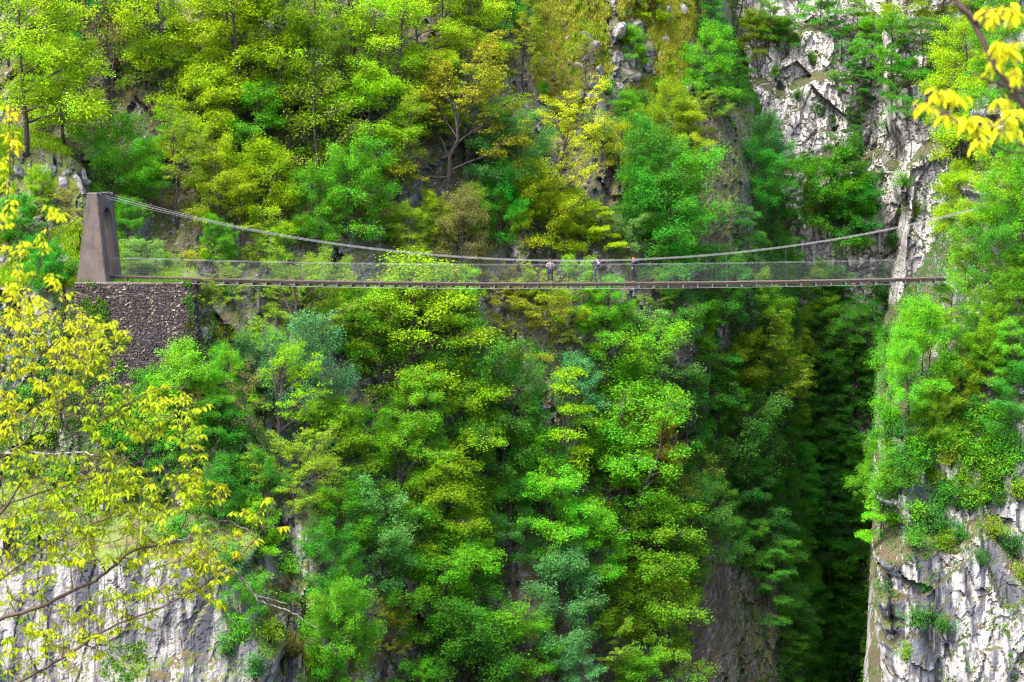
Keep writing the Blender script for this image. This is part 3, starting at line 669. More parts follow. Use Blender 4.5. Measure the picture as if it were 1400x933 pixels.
P, _ = surf_points('right', 90000, 35, patch=lambda x, z, px, py, up, rn: (fbm(x*.28 + 4, 3., z*.25, 4) + (up - .30)*1.1 - .35*sstep(640, 780, py) + .5*(py < 580) > .18))
tag(clumps('undergrowth', P, cliffm, 36, 11, .32, .13), 'ivy and scrub rooted in the cracks of the cliff below the far bridge end', 'undergrowth')
P, _ = surf_points('spur', 150000, 37, patch=lambda x, z, px, py, up, rn: (z < -8.8) & (fbm(x*.28 + 1, 3., z*.25, 4) + (up - .30)*1.0 + .6*sstep(-26, -21, z) - .75*((py > 730) & (px < 300)) > -.05))
tag(clumps('undergrowth', P, cliffm, 38, 11, .32, .13), 'scrub and ferns covering the rocky spur below the rubble wall', 'undergrowth')
P, _ = surf_points('spur', 60000, 39, box=(-75, -20, -8.2, 7.4), patch=lambda x, z, px, py, up, rn: (fbm(x*.3, 9., z*.35, 4) > -.25 + .55*((py > 205) & (py < 320) & (px > 20))))
P2, _ = surf_points('spur', 9000, 139, box=(-48, -31, -8.50, -7.85))
P = np.concatenate([P, P2])
tag(clumps('grass', P, turf, 40, 14, .30, .30, True), 'short bright grass on the knoll behind the bridge tower', 'grass')
P, _ = surf_points('hill', 45000, 41, box=(-6, 24, 3, 26), patch=lambda x, z, px, py, up, rn: (px > 640) & (px < 960) & (fbm(x*.25, 9., z*.25, 4) > .12))
tag(clumps('grass', P, dryturf, 42, 12, .34, .30, True), 'dry yellowish grass on the open ground near the top of the slope', 'grass')
r_ = np.random.default_rng(77)
P = np.stack([r_.uniform(-30.9, -22.9, 900), r_.uniform(141.3, 143.4, 900), np.full(900, -8.13)], -1)
P = P[fbm(P[:,0]*.5, P[:,1], 2.0, 3) > -.25]
tag(clumps('grass', P, green_mat('ledge_turf', [(.035,.11,.012), (.06,.16,.010), (.09,.10,.02)], .5), 43, 12, .16, .17, True, .04), 'green tufts growing along the top of the rubble wall', 'grass')

# --- loose boulders and outcrops, each a thing
def boulder(seed, sub=3):
    import bmesh
    bm = bmesh.new(); bmesh.ops.create_icosphere(bm, subdivisions=sub, radius=1.0)
    V = np.array([v.co[:] for v in bm.verts]); r = np.random.default_rng(seed)
    for _ in range(9):                                    # cleave flat faces
        nrm = r.normal(0, 1, 3); nrm /= np.linalg.norm(nrm); dd = V @ nrm; lim = r.uniform(.45, .85)
        V -= np.maximum(dd - lim, 0)[:,None]*nrm
    V *= (1 + .10*fbm(V[:,0]*1.5 + seed, V[:,1]*1.5, V[:,2]*1.5, 4))[:,None]
    for v, c in zip(bm.verts, V): v.co = c
    me = bpy.data.meshes.new('boulder'); bm.to_mesh(me); bm.free(); me.materials.append(M_boulder); return me
M_boulder = rock_mat('boulder_rock', veg=0.12, white=0.7, streak=0.45, warm=0.7, wscale=2.2, gain=.62)
BOULD = [boulder(s) for s in range(5)]
ROCKS = [(722,150,16),(700,180,14),(760,135,18),(782,120,16),(805,132,20),(830,108,18),(858,100,20),(880,80,18),(845,45,20),(870,38,18),(790,95,16),(740,112,16),(812,62,14),(775,70,14),(900,95,18),(925,100,16),(940,120,14),(820,165,16),(845,180,14),(790,180,16),(765,195,14),(870,140,14),(30,240,20),(62,236,22),(84,252,20),(112,244,18),(50,300,16),(90,356,24),(60,365,20),(700,20,8),(770,30,10),(800,50,14),(830,48,12),(860,80,16),(885,70,16),(910,60,16),(820,100,14),(850,120,14),(745,88,12),(52,252,15),(36,262,10),(72,243,13),(88,240,9),(104,246,12),(118,250,11),(60,268,9),(130,256,8),(80,262,8),(95,268,10),(20,270,8),(70,352,14),(84,340,10),(58,345,9),(100,330,8),(110,262,13),(125,240,9),(45,240,8),(14,252,9),(66,226,5),(40,212,5),(30,205,4),(52,217,4),
 (745,48,8),(760,40,7),(790,45,9),(805,38,8),(848,38,13),(862,30,10),(775,55,6),(735,60,6),(758,72,8),(780,75,7),(760,85,8),(776,88,9),(740,98,7),(755,100,6),(835,70,10),(812,82,7),(700,160,12),(688,105,10),(710,165,9),(780,140,9),(790,128,12),(808,118,9),(795,155,8),(770,165,8),(840,95,8),(880,60,9),(905,75,12),(920,85,9),(890,88,8),(915,20,14),(930,12,12),(900,8,9),(610,60,9),(620,68,8),(600,75,6),(870,45,7),(825,45,8),(720,20,5),(690,62,6),(860,110,8),(885,95,8),(735,175,9),(765,122,8),
 (505,270,12),(530,268,9),(555,275,10),(650,290,12),(665,300,9),(480,300,8),(520,310,9),(655,255,8),(720,180,9),(700,190,7),(205,300,8),(222,310,9),(285,345,10),(235,345,8)]
cnt = {}
for i, (px, py, hp) in enumerate(ROCKS):
    h = hit(px, py)
    if h is None: continue
    p = h[0]; s = hp*.75/F*p[1]
    o = link('boulder', BOULD[i % 5], None, p + np.array([0, .25*s, 0]), (r_.random()*6, r_.random()*6, r_.random()*6), (s*(1 + .5*r_.random()), s*(.7 + .3*r_.random()), s*(.6 + .3*r_.random())))
    o['category'] = 'boulder'
    PLANTS.append(dict(px=px, py=py, hpx=hp, style='boulder', col=None, cx=px, cy=py, w=hp, obj=o, p=p, surf=h[1], size=hp))
# ------------------------------------------------------------------ suspension footbridge, tower, masonry abutment
M_wood = simple_mat('weathered_timber', (0.045, 0.029, 0.021), 0.9, 0.4, 9.0)
M_darkwood = simple_mat('dark_timber', (0.009, 0.0055, 0.005), 0.9, 0.35, 7.0)
M_steel = simple_mat('galvanised_steel', (0.085, 0.088, 0.095), 0.45, 0.15, 20.0, 0.5, 0.5)
M_cable = simple_mat('cable_steel', (0.055, 0.058, 0.066), 0.5, 0.15, 20.0, 0.4, 0.5)
M_wire = simple_mat('fence_wire', (0.10, 0.105, 0.11), 0.5, 0.15, 20.0, 0.3, 0.5)
M_darkcable = simple_mat('old_cable', (0.03, 0.026, 0.03), 0.7, 0.2, 20.0)

def concrete():
    t = NT('tower_concrete'); ob = t.n('ShaderNodeTexCoord').outputs['Object']
    n1 = t.noise(0.9, 6, 0.6, ob); st = t.noise(1.3, 5, 0.6, t.mapping(ob, (2.2, 2.2, 0.16)), 0.3); fine = t.noise(14.0, 4, 0.7, ob)
    c = t.mix(t.ramp(n1, [(0.35, 0.0), (0.68, 1.0)]), (0.036,0.028,0.025), (0.066,0.052,0.046))
    c = t.mix(t.ramp(st, [(0.52, 0.0), (0.66, 0.75)]), c, (0.024,0.020,0.021))
    c = t.mix(t.ramp(fine, [(0.58, 0.0), (0.75, 0.6)]), c, (0.12,0.105,0.10))
    # joints between the lifts of concrete
    sp = t.n('ShaderNodeSeparateXYZ'); t.t.links.new(ob, sp.inputs[0])
    w = t.math('PINGPONG', t.math('ADD', sp.outputs[2], 0.4), 0.95)
    c = t.mix(t.ramp(w, [(0.0, 0.6), (0.03, 0.0)]), c, (0.05,0.042,0.042))
    return t.principled(c, 0.93, t.math('ADD', fine, n1), 0.4, 0.04)
M_conc = concrete()

def masonry():
    t = NT('rubble_stone'); geo = t.n('ShaderNodeNewGeometry'); ob = t.n('ShaderNodeTexCoord').outputs['Object']
    rnd = geo.outputs['Random Per Island']
    c = t.ramp(rnd, [(0.0, (0.020,0.014,0.013)), (0.45, (0.040,0.029,0.025)), (0.82, (0.076,0.056,0.047)), (1.0, (0.22,0.17,0.13))])
    st = t.noise(0.5, 5, 0.6, t.mapping(ob, (1.6, 1.0, 0.22)), 0.4)
    c = t.mix(t.ramp(st, [(0.46, 0.0), (0.60, 0.8)]), c, (0.022,0.018,0.022))
    g = t.noise(0.6, 4, 0.6, ob)
    c = t.mix(t.ramp(g, [(0.62, 0.0), (0.74, 0.6)]), c, (0.035,0.055,0.018))
    f = t.noise(7.0, 4, 0.65, ob)
    c = t.mix(t.ramp(f, [(0.45, 0.0), (0.8, 0.7)]), c, (0.020,0.016,0.018))
    return t.principled(c, 0.95, f, 0.6, 0.05)
M_stone = masonry()
M_mortar = simple_mat('old_mortar', (0.045, 0.036, 0.034), 0.95, 0.4, 3.0)

# --- plan of the bridge
BL = np.array([-29.3, 143.6]); BR = np.array([(1292-700)/F*138.0, 138.0])
bdir = (BR - BL)/np.linalg.norm(BR - BL); bn = np.array([-bdir[1], bdir[0]])      # bn points away from the camera
BLEN = float(np.linalg.norm(BR - BL))
def plan(px):       # distance along the bridge of a frame column
    k = (px - 700)/F
    return (BL[0] - k*BL[1])/(k*bdir[1] - bdir[0])
def row2z(px, row):
    t = plan(px); return (HZ - row)/F*(BL[1] + t*bdir[1])
_d = np.polyfit([plan(a) for a, b in ((160,377.5),(300,381),(500,385.3),(640,387.2),(760,388),(900,386.4),(1100,383),(1285,380))],
                [row2z(a, b) for a, b in ((160,377.5),(300,381),(500,385.3),(640,387.2),(760,388),(900,386.4),(1100,383),(1285,380))], 3)
deck_z = lambda t: np.polyval(_d, t)
_ct = [(157,271),(250,294),(350,316.5),(500,338.5),(650,353),(750,356.8),(830,356.0),(950,350.5),(1100,334),(1200,317),(1300,294),(1345,283)]
_c = np.polyfit([plan(a) for a, b in _ct], [row2z(a, b) for a, b in _ct], 4)
cab_z = lambda t: np.polyval(_c, t)
def bp(t, off, z):
    t = np.asarray(t, float)
    return np.stack([BL[0] + t*bdir[0] + off*bn[0], BL[1] + t*bdir[1] + off*bn[1], np.broadcast_to(z, t.shape)], -1)
brot = math.atan2(bdir[1], bdir[0])

bridge = bpy.data.objects.new('suspension_footbridge', None); COL.objects.link(bridge)
bridge.location = (0, 0, 0)
tag(bridge, 'long narrow suspension footbridge with timber deck and wire mesh sides hung across the gorge', 'bridge')
TT = np.arange(0.4, BLEN - .1, .17)
m = MB()
r_ = np.random.default_rng(5)
for t in TT: m.box(bp(t, r_.normal(0, .012), deck_z(t) + r_.normal(0, .006)), (.15, 1.22 + r_.normal(0, .02), .045), brot)
m.build('deck', M_wood, bridge)
for off in (-.56, .56):
    m = MB(); ts = np.arange(0.2, BLEN, 2.0)
    for a in ts:
        b = min(a + 2.0, BLEN); c = bp((a+b)/2, off, float(deck_z((a+b)/2)) - .112)
        m.box(c, (b - a - .012, .11, .17), brot)
    m.build('side_beam', M_darkwood, bridge)
XB = np.arange(.7, BLEN, 1.02)
for t in XB:
    m = MB(); m.box(bp(t, 0, float(deck_z(t)) - .262), (.11, 1.52, .11), brot)
    o = m.build('crossbeam', M_darkwood, bridge)
    for off in (-.79, .79):
        m = MB()
        m.box(bp(t, off, float(deck_z(t)) - .262), (.10, .05, .17), brot)
        m.tube(bp(np.array([t, t]), off, 0)*[1,1,0] + np.array([[0,0,float(deck_z(t)) - .37],[0,0,float(deck_z(t)) - .06]]), .016, 5)
        m.build('bracket', M_steel, o)
ts = np.linspace(0.1, BLEN, 90)
for off in (-.80, .80):
    m = MB(); m.tube(bp(ts, off, 0)*[1,1,0] + np.stack([0*ts, 0*ts, deck_z(ts) - .36], -1), .013, 5); m.build('lower_cable', M_cable, bridge)
    m = MB(); m.tube(bp(ts, off*.78, 0)*[1,1,0] + np.stack([0*ts, 0*ts, deck_z(ts) + 1.30], -1), .009, 5); m.build('handrail_cable', M_cable, bridge)
    # wire mesh side
    m = MB(); w = .0015; tv = np.arange(.3, BLEN, .085)
    z0 = deck_z(tv) + .02; z1 = deck_z(tv) + 1.30
    for ax in (0, 1):
        a = bp(tv - (w if ax == 0 else 0), off*.78 - (w if ax else 0), 0); b = bp(tv + (w if ax == 0 else 0), off*.78 + (w if ax else 0), 0)
        v = np.stack([np.c_[a[:,:2], z0], np.c_[b[:,:2], z0], np.c_[b[:,:2], z1], np.c_[a[:,:2], z1]], 1).reshape(-1,3)
        m.add(v, np.arange(len(v)).reshape(-1,4))
    for hgt in np.arange(.10, 1.29, .12):
        m.tube(bp(ts, off*.78, 0)*[1,1,0] + np.stack([0*ts, 0*ts, deck_z(ts) + hgt], -1), w, 3, cap=False)
    m.build('wire_mesh', M_wire, bridge)
TE = plan(1352); tc_ = np.linspace(0.25, TE, 110)
spread = lambda t: .66 + .45*np.clip(1 - t/16.0, 0, 1)**1.5
for sd in (-1, 1):
    for dz in (-.026, .026):
        q = tc_; zz = cab_z(q) + dz*(1 + 2.2*np.clip(1 - q/10, 0, 1))
        P = np.stack([BL[0] + q*bdir[0] + sd*spread(q)*bn[0], BL[1] + q*bdir[1] + sd*spread(q)*bn[1], zz], -1)
        m = MB(); m.tube(P, .0112, 6); m.build('main_cable', M_cable, bridge)
for t in np.arange(1.7, BLEN - .5, 2.04):
    for sd in (-1, 1):
        c = float(cab_z(t)); zd = float(deck_z(t)) - .2
        if c < zd + .3: continue
        a = bp(t, sd*float(spread(t)), c); b = bp(t, sd*.79, zd)
        m = MB(); m.tube([a, b], .005, 4); m.build('hanger', M_cable, bridge)
# --- tower
PHI = -R(10); TB = np.array([-29.72, 143.55]); ZB = -8.6; HT = 6.75
twr = bpy.data.objects.new('bridge_tower', None); COL.objects.link(twr)
twr.location = (TB[0], TB[1], ZB); twr.rotation_euler = (0, 0, PHI)
tag(twr, 'tapered dark concrete bridge tower with an arched passage, standing on the rubble wall', 'tower')
arc = [(.70*math.cos(a), 4.95 + .70*math.sin(a)*1.15) for a in np.linspace(0, math.pi, 13)]
prof = [(-1.64, 0), (-.72, 0)] + [(x, z) for x, z in reversed(arc)] + [(.72, 0), (1.64, 0), (1.60, 2.2), (1.56, 4.4), (1.52, HT), (-1.52, HT), (-1.56, 4.4), (-1.60, 2.2)]
hw = lambda z: 1.19 - .80*(z/HT)**.92
import bmesh
bm = bmesh.new()
fr = [bm.verts.new((hw(z), b, z)) for b, z in prof]; bk = [bm.verts.new((-hw(z), b, z)) for b, z in prof]
n_ = len(prof)
f1 = bm.faces.new(fr); f2 = bm.faces.new(list(reversed(bk)))
for i in range(n_): bm.faces.new((fr[i], bk[i], bk[(i+1) % n_], fr[(i+1) % n_]))
bm.normal_update()
bmesh.ops.triangulate(bm, faces=[f1, f2]); bmesh.ops.recalc_face_normals(bm, faces=bm.faces)
bmesh.ops.bevel(bm, geom=[e for e in bm.edges if len(e.link_faces) == 2 and e.calc_face_angle(0) > 1.0], offset=.05, segments=2, affect='EDGES')
me = bpy.data.meshes.new('shaft'); bm.to_mesh(me); bm.free(); me.materials.append(M_conc)
link('shaft', me, twr)
m = MB(); m.box((0, 0, HT + .035), (.74, 2.98, .08)); m.build('cap', simple_mat('cap_concrete', (.085,.07,.066), .9, .3, 5.0), twr)
m = MB()                                                # pale band that frames the arch
for sx in (1,):
    for a, b in zip(arc[:-1], arc[1:]):
        c = ((a[0]+b[0])/2*1.09, (a[1]-4.95 + b[1]-4.95)/2*1.09 + 4.95)
        m.box((hw(c[1]) + .012, c[0], c[1]), (.05, .21, .10))
m.build('arch_band', M_conc, twr)
for sd in (-1, 1):                                      # saddles for the cables
    m = MB(); m.box((.10, sd*1.10, HT + .02), (.95, .16, .20)); m.build('saddle', M_darkcable, twr)
# stays from the tower back to the knoll
for sd, (qx, qy) in ((-1, (42, 352)), (1, (40, 334))):
    e = hit(qx, qy, 'spur')
    e = e[0] if e else at(qx, qy, 147.0)
    a = np.array([TB[0] - .35, TB[1] + sd*1.10, ZB + HT - (.35 if sd > 0 else .75)])
    m = MB(); s_ = np.linspace(0, 1, 8)[:,None]; P = a + (e - a)*s_; P[:,2] -= .12*np.sin(s_[:,0]*math.pi)
    m.tube(P, .034, 6); m.build('backstay', M_darkcable, bridge)

# --- masonry
WX0, WX1, WY = -31.0, -22.75, 141.25
ZT, ZW = -8.22, -18.0
def wall_pt(u, v):      # u along 0..1, v down 0..1 on the battered face
    x0 = WX0 + .2*v; x1 = WX1 + .85*v
    return np.array([x0 + (x1 - x0)*u, WY - .55*v, ZT + (ZW - ZT)*v])
wroot = bpy.data.objects.new('abutment_wall', None); COL.objects.link(wroot); wroot.location = (-26.9, 143, ZW)
tag(wroot, 'dark rubble stone abutment wall carrying the concrete tower', 'wall')
OFF = np.array([-26.9, 143, ZW])
m = MB()
cor = [wall_pt(0,1), wall_pt(1,1), wall_pt(1,1) + [.1,7,0], wall_pt(0,1) + [0,7,0], wall_pt(0,0), wall_pt(1,0), wall_pt(1,0) + [0,7,0], wall_pt(0,0) + [0,7,0]]
m.add(np.array(cor) - OFF, [[0,3,2,1],[4,5,6,7],[0,1,5,4],[1,2,6,5],[2,3,7,6],[3,0,4,7]])
m.build('core', M_mortar, wroot)
m = MB(); r_ = np.random.default_rng(8)
def stone(c, du, dn, dv, w, h, d):
    k = np.array([[-1,-1],[1,-1],[1,1],[-1,1]])*.5; rt = r_.normal(0, .16); c = c + dv*r_.normal(0, .035)
    base = [c + du*w*a*(1 + r_.normal(0,.10)) + dv*h*b*(1 + r_.normal(0,.12)) + dv*w*a*rt - dn*.05 for a, b in k]
    top = [c + du*w*a*.74*(1 + r_.normal(0,.16)) + dv*h*b*.72*(1 + r_.normal(0,.16)) + dv*w*a*rt + dn*d*(1 + r_.normal(0,.25)) for a, b in k]
    m.add(np.array(base + top) - OFF, [[4,5,6,7],[0,1,5,4],[1,2,6,5],[2,3,7,6],[3,0,4,7]])
v = 0.0
while v < .995:
    hh = (.10 + .13*r_.random())/(ZT - ZW); u = -.005
    while u < 1.0:
        ww = (.11 + .26*r_.random()**2)/8.4
        c = wall_pt(u + ww/2, min(v + hh/2, 1))
        stone(c, np.array([1,0,0]), np.array([0,-1,.08]), np.array([0,.08,1.0]), ww*8.4*.95, hh*(ZT - ZW)*.94, .05 + .06*r_.random())
        u += ww
    for q in np.arange(0, 5.5, .42):                      # the return face on the gorge side
        c = wall_pt(1, min(v + hh/2, 1)) + [0, q + .2, 0]
        stone(c, np.array([0,1,0]), np.array([1,0,.1]), np.array([.1,0,1.0]), .40, hh*(ZT - ZW)*.94, .05 + .06*r_.random())
    v += hh
m.build('stone_face', M_stone, wroot)
m = MB()
for u in np.arange(0, .98, .055):
    c = wall_pt(u + .027, 0) + [0, .28, .05]
    m.box(c - OFF, (.40 + .06*r_.random(), .66 + r_.normal(0,.04), .10 + .03*r_.random()), r_.normal(0,.03))
m.build('coping', simple_mat('coping_stone', (.085,.066,.058), .95, .45, 3.0), wroot)

# ferns and ivy that have seeded themselves in the joints
r_ = np.random.default_rng(19); Q = []
for _ in range(4200):
    u, v = r_.random(), r_.random()*.8
    k = fbm(u*5.0, 3.3, v*5.0, 4) + .9*sstep(.86, 1.0, u) + .8*sstep(.30, .75, v) - .55 + .5*sstep(.05, 0, v)
    if k > .25: Q.append(wall_pt(u, v) + [0, -.10, 0])
tag(clumps('undergrowth', np.array(Q), cliffm, 20, 9, .16, .11), 'ferns and ivy growing out of the joints of the rubble wall', 'undergrowth')
# ------------------------------------------------------------------ the three walkers on the bridge
def skin_mesh(name, verts, edges, rad, mat, sub=2, root=0):
    me = bpy.data.meshes.new(name); me.from_pydata([tuple(v) for v in verts], edges, []); me.update()
    o = bpy.data.objects.new(name, me); COL.objects.link(o)
    md = o.modifiers.new('skin', 'SKIN'); md.use_smooth_shade = True
    for i, r in enumerate(rad):
        sv = me.skin_vertices[0].data[i]; sv.radius = (r, r) if np.isscalar(r) else r; sv.use_root = (i == root)
    ss = o.modifiers.new('sub', 'SUBSURF'); ss.levels = sub; ss.render_levels = sub
    dg = bpy.context.evaluated_depsgraph_get(); ev = o.evaluated_get(dg)
    out = bpy.data.meshes.new_from_object(ev); out.name = name
    bpy.data.objects.remove(o); bpy.data.meshes.remove(me)
    out.materials.clear(); out.materials.append(mat)
    for p in out.polygons: p.use_smooth = True
    return out
def cloth(name, col): return simple_mat(name, col, .9, .2, 8.0)
M_skin = simple_mat('skin', (.16,.085,.06), .6, .06, 6.0)
def ellipsoid(mb, c, rad, nu=14, nv=9, zmin=-1.0, yback=None):
    th = np.linspace(0, 2*math.pi, nu, endpoint=False); ph = np.linspace(math.asin(max(-1, zmin)), math.pi/2*.999, nv)
    v = [(c[0] + rad[0]*math.cos(p)*math.cos(t), c[1] + rad[1]*math.cos(p)*math.sin(t), c[2] + rad[2]*math.sin(p)) for p in ph for t in th]
    q = [[i*nu + j, i*nu + (j+1) % nu, (i+1)*nu + (j+1) % nu, (i+1)*nu + j] for i in range(nv-1) for j in range(nu)]
    mb.add(v, q)

def person(px, H, face, label, top_c, leg_c, hair_c, arms, stance=.10, tied=None, bag=None, hairlen=.0, sleeve=1.0, leanf=0.0, off=-.18):
    """face: heading in degrees, 0 = towards the camera (-y). Built at unit scale 1.72 m, then scaled."""
    t = plan(px); g = bp(t, off, float(deck_z(t)) + .023)
    root = bpy.data.objects.new('person', None); COL.objects.link(root)
    root.location = tuple(g); root.rotation_euler = (0, 0, R(face)); k = H/1.72; root.scale = (k*1.16, k*1.16, k*1.07)
    tag(root, label, 'person', 'walkers on the footbridge')
    s = stance; lf = leanf
    J = {'pel': (0,0,.94), 'wai': (0,-.01-lf*.3,1.08), 'che': (0,-.02-lf*.7,1.28), 'nec': (0,-.01-lf,1.47), 'hb': (0,-.03-lf,1.54), 'hd': (0,-.035-lf,1.62), 'ht': (0,-.025-lf,1.70)}
    for sg, sd in ((-1,'r'), (1,'l')):
        J['hip'+sd] = (sg*.09,0,.88); J['kne'+sd] = (sg*(.09 + s*.35),-.035,.49); J['ank'+sd] = (sg*(.085 + s*.6),.02,.085)
        J['toe'+sd] = (sg*(.10 + s*.65),-.15,.035); J['sho'+sd] = (sg*.175,-.01-lf,1.40)
        e, h = arms[sd]
        J['elb'+sd] = e; J['han'+sd] = h
        d = np.array(h) - np.array(e); d /= np.linalg.norm(d)
        J['fin'+sd] = tuple(np.array(h) + d*.10)
    names = list(J); ix = {n: i for i, n in enumerate(names)}
    E = [('pel','wai'),('wai','che'),('che','nec'),('nec','hb'),('hb','hd'),('hd','ht')]
    for sd in 'rl': E += [('pel','hip'+sd),('hip'+sd,'kne'+sd),('kne'+sd,'ank'+sd),('ank'+sd,'toe'+sd),('che','sho'+sd),('sho'+sd,'elb'+sd),('elb'+sd,'han'+sd),('han'+sd,'fin'+sd)]
    RAD = {'pel':(.125,.095),'wai':(.115,.085),'che':(.135,.095),'nec':.05,'hb':.06,'hd':(.078,.092),'ht':(.055,.065)}
    for sd in 'rl': RAD.update({'hip'+sd:.082,'kne'+sd:.052,'ank'+sd:.036,'toe'+sd:.034,'sho'+sd:.052,'elb'+sd:.036,'han'+sd:.026,'fin'+sd:.020})
    body = link('body', skin_mesh('body', [J[n] for n in names], [(ix[a], ix[b]) for a, b in E], [RAD[n] for n in names], M_skin), root)
    fm = MB()                                             # nose, ears, eyes
    hd = np.array(J['hd'])
    nose = MB(); ellipsoid(nose, hd + [0,-.098,-.015], (.014,.022,.024), 8, 6); nose.build('nose', M_skin, root, smooth=True)
    for sg in (-1, 1):
        ear = MB(); ellipsoid(ear, hd + [sg*.082,.0,-.01], (.012,.022,.032), 8, 6); ear.build('ear', M_skin, root, smooth=True)
        eye = MB(); ellipsoid(eye, hd + [sg*.03,-.088,.012], (.011,.008,.008), 8, 6); eye.build('eye', cloth('eye', (.02,.015,.012)), root)
    mo = MB(); mo.box(hd + [0,-.088,-.055], (.042,.012,.010)); mo.build('mouth', cloth('lips', (.28,.09,.08)), root)
    for sd in 'rl':                                       # five fingers closed on each hand
        h = np.array(J['han'+sd]); d = np.array(J['fin'+sd]) - h; d /= np.linalg.norm(d)
        side = np.cross(d, [0,0,1.0]); side /= np.linalg.norm(side) + 1e-9; up = np.cross(side, d)
        hm = MB()
        for f, (o, L) in enumerate(((-.026,.055),(-.009,.065),(.009,.062),(.026,.050))):
            b0 = h + d*.07 + side*o
            hm.tube([b0, b0 + d*L*.5 - up*.010, b0 + d*L*.8 - up*.030], [.0095,.009,.007], 6)
        b0 = h + d*.02 + side*(.028 if sd == 'r' else -.028)
        hm.tube([b0, b0 + side*(.02 if sd == 'r' else -.02) + d*.03, b0 + side*(.022 if sd == 'r' else -.022) + d*.055 - up*.01], [.011,.010,.008], 6)
        hm.build('hand', M_skin, root, smooth=True)
    # clothes: slightly larger surfaces over the same skeleton
    V = [(0,0,.82), J['wai'], J['che'], (0,-.012-lf,1.435)]; rr_ = [(.140,.112),(.130,.102),(.152,.114),(.085,.075)]; ed = [(0,1),(1,2),(2,3)]
    for sd in 'rl':
        b = len(V); e = np.array(J['elb'+sd]); h = np.array(J['han'+sd])
        V += [J['sho'+sd], tuple(e), tuple(e + (h - e)*(.82 if sleeve > .5 else .02))]; rr_ += [.068,.052,.042 if sleeve > .5 else .05]; ed += [(2,b),(b,b+1),(b+1,b+2)]
    link('jacket', skin_mesh('jacket', V, ed, rr_, cloth('jacket_cloth', top_c)), root)
    V = [(0,0,1.0)]; rr_ = [(.132,.104)]; ed = []
    for sd in 'rl':
        b = len(V); V += [J['hip'+sd], J['kne'+sd], (J['ank'+sd][0], J['ank'+sd][1], .11)]; rr_ += [.094,.066,.056]; ed += [(0,b),(b,b+1),(b+1,b+2)]
    link('trousers', skin_mesh('trousers', V, ed, rr_, cloth('trouser_cloth', leg_c)), root)
    for sd in 'rl':
        V = [(J['ank'+sd][0], .05, .05), (J['ank'+sd][0], -.03, .05), (J['toe'+sd][0], -.17, .04)]
        link('shoe', skin_mesh('shoe', V, [(0,1),(1,2)], [.045,.048,.036], cloth('shoe_leather', (.04,.035,.035))), root)
    hm = MB(); ellipsoid(hm, hd + [0,.018,.022], (.092,.098,.098), 16, 10, -.25)
    if hairlen > 0: ellipsoid(hm, hd + [0,.055,-.06 - hairlen*.5], (.082,.050,.09 + hairlen*.6), 14, 9)
    hm.build('hair', cloth('hair', hair_c), root, smooth=True)
    if tied is not None:                                  # a jacket knotted round the waist
        tb = MB(); tb.tube([(0,-.01,1.02),(0,0,.98),(0,.01,.88),(0,.02,.76),(0,.03,.68)], [.15,.165,.20,.215,.20], 14)
        for sg in (-1, 1): tb.tube([(sg*.03,-.165,.97),(sg*.06,-.20,.86),(sg*.08,-.20,.74)], [.03,.035,.025], 6)
        tb.build('tied_jacket', cloth('tied_cloth', tied), root, smooth=True)
    if bag is not None:
        bm_ = MB(); V = np.array([(.0,.0,0)])
        sk = skin_mesh('bag', [(-.10,.15,1.16), (-.10,.16,1.36)], [(0,1)], [(.12,.07),(.11,.06)], cloth('bag_cloth', bag)); link('shoulder_bag', sk, root)
    return root
person(752.5, 1.60, 8, 'woman in a white top facing the camera, dark jacket tied round her waist', (.11,.09,.095), (.003,.005,.007), (.035,.014,.010),
       {'r': ((-.27,-.05,1.16), (-.07,-.24,1.20)), 'l': ((.27,-.05,1.16), (.07,-.25,1.22))}, .06, tied=(.007,.008,.022), hairlen=.10)
person(816.5, 1.74, 172, 'black haired person in navy top and slate trousers with pale bag, seen from behind', (.005,.006,.018), (.012,.014,.028), (.004,.004,.004),
       {'r': ((-.30,-.02,1.17), (-.22,-.30,1.14)), 'l': ((.30,-.02,1.17), (.22,-.30,1.14))}, .16, bag=(.12,.09,.11), sleeve=0.3, leanf=.05, off=.14)
person(866, 1.65, 38, 'fair haired person in dark clothes holding both hands up to the face', (.006,.009,.022), (.004,.004,.006), (.12,.06,.022),
       {'r': ((-.22,-.16,1.22), (-.06,-.19,1.52)), 'l': ((.24,-.14,1.20), (.06,-.21,1.50))}, .01, hairlen=.06)
# ------------------------------------------------------------------ trees close to the camera
M_fbark = simple_mat('twig_bark', (0.042, 0.025, 0.018), 0.9, 0.4, 14.0)
def lichen():
    t = NT('lichen_bark'); ob = t.n('ShaderNodeTexCoord').outputs['Object']
    n = t.noise(9.0, 5, 0.7, ob)
    c = t.mix(t.ramp(n, [(0.46, 0.0), (0.54, 1.0)]), (0.050,0.036,0.030), (0.15,0.14,0.125))
    return t.principled(c, 0.95, n, 0.4, 0.02)
M_lichen = lichen()
M_fleaf = leaf_mat('young_leaf', 0.45, 0.55, None, 0.5)

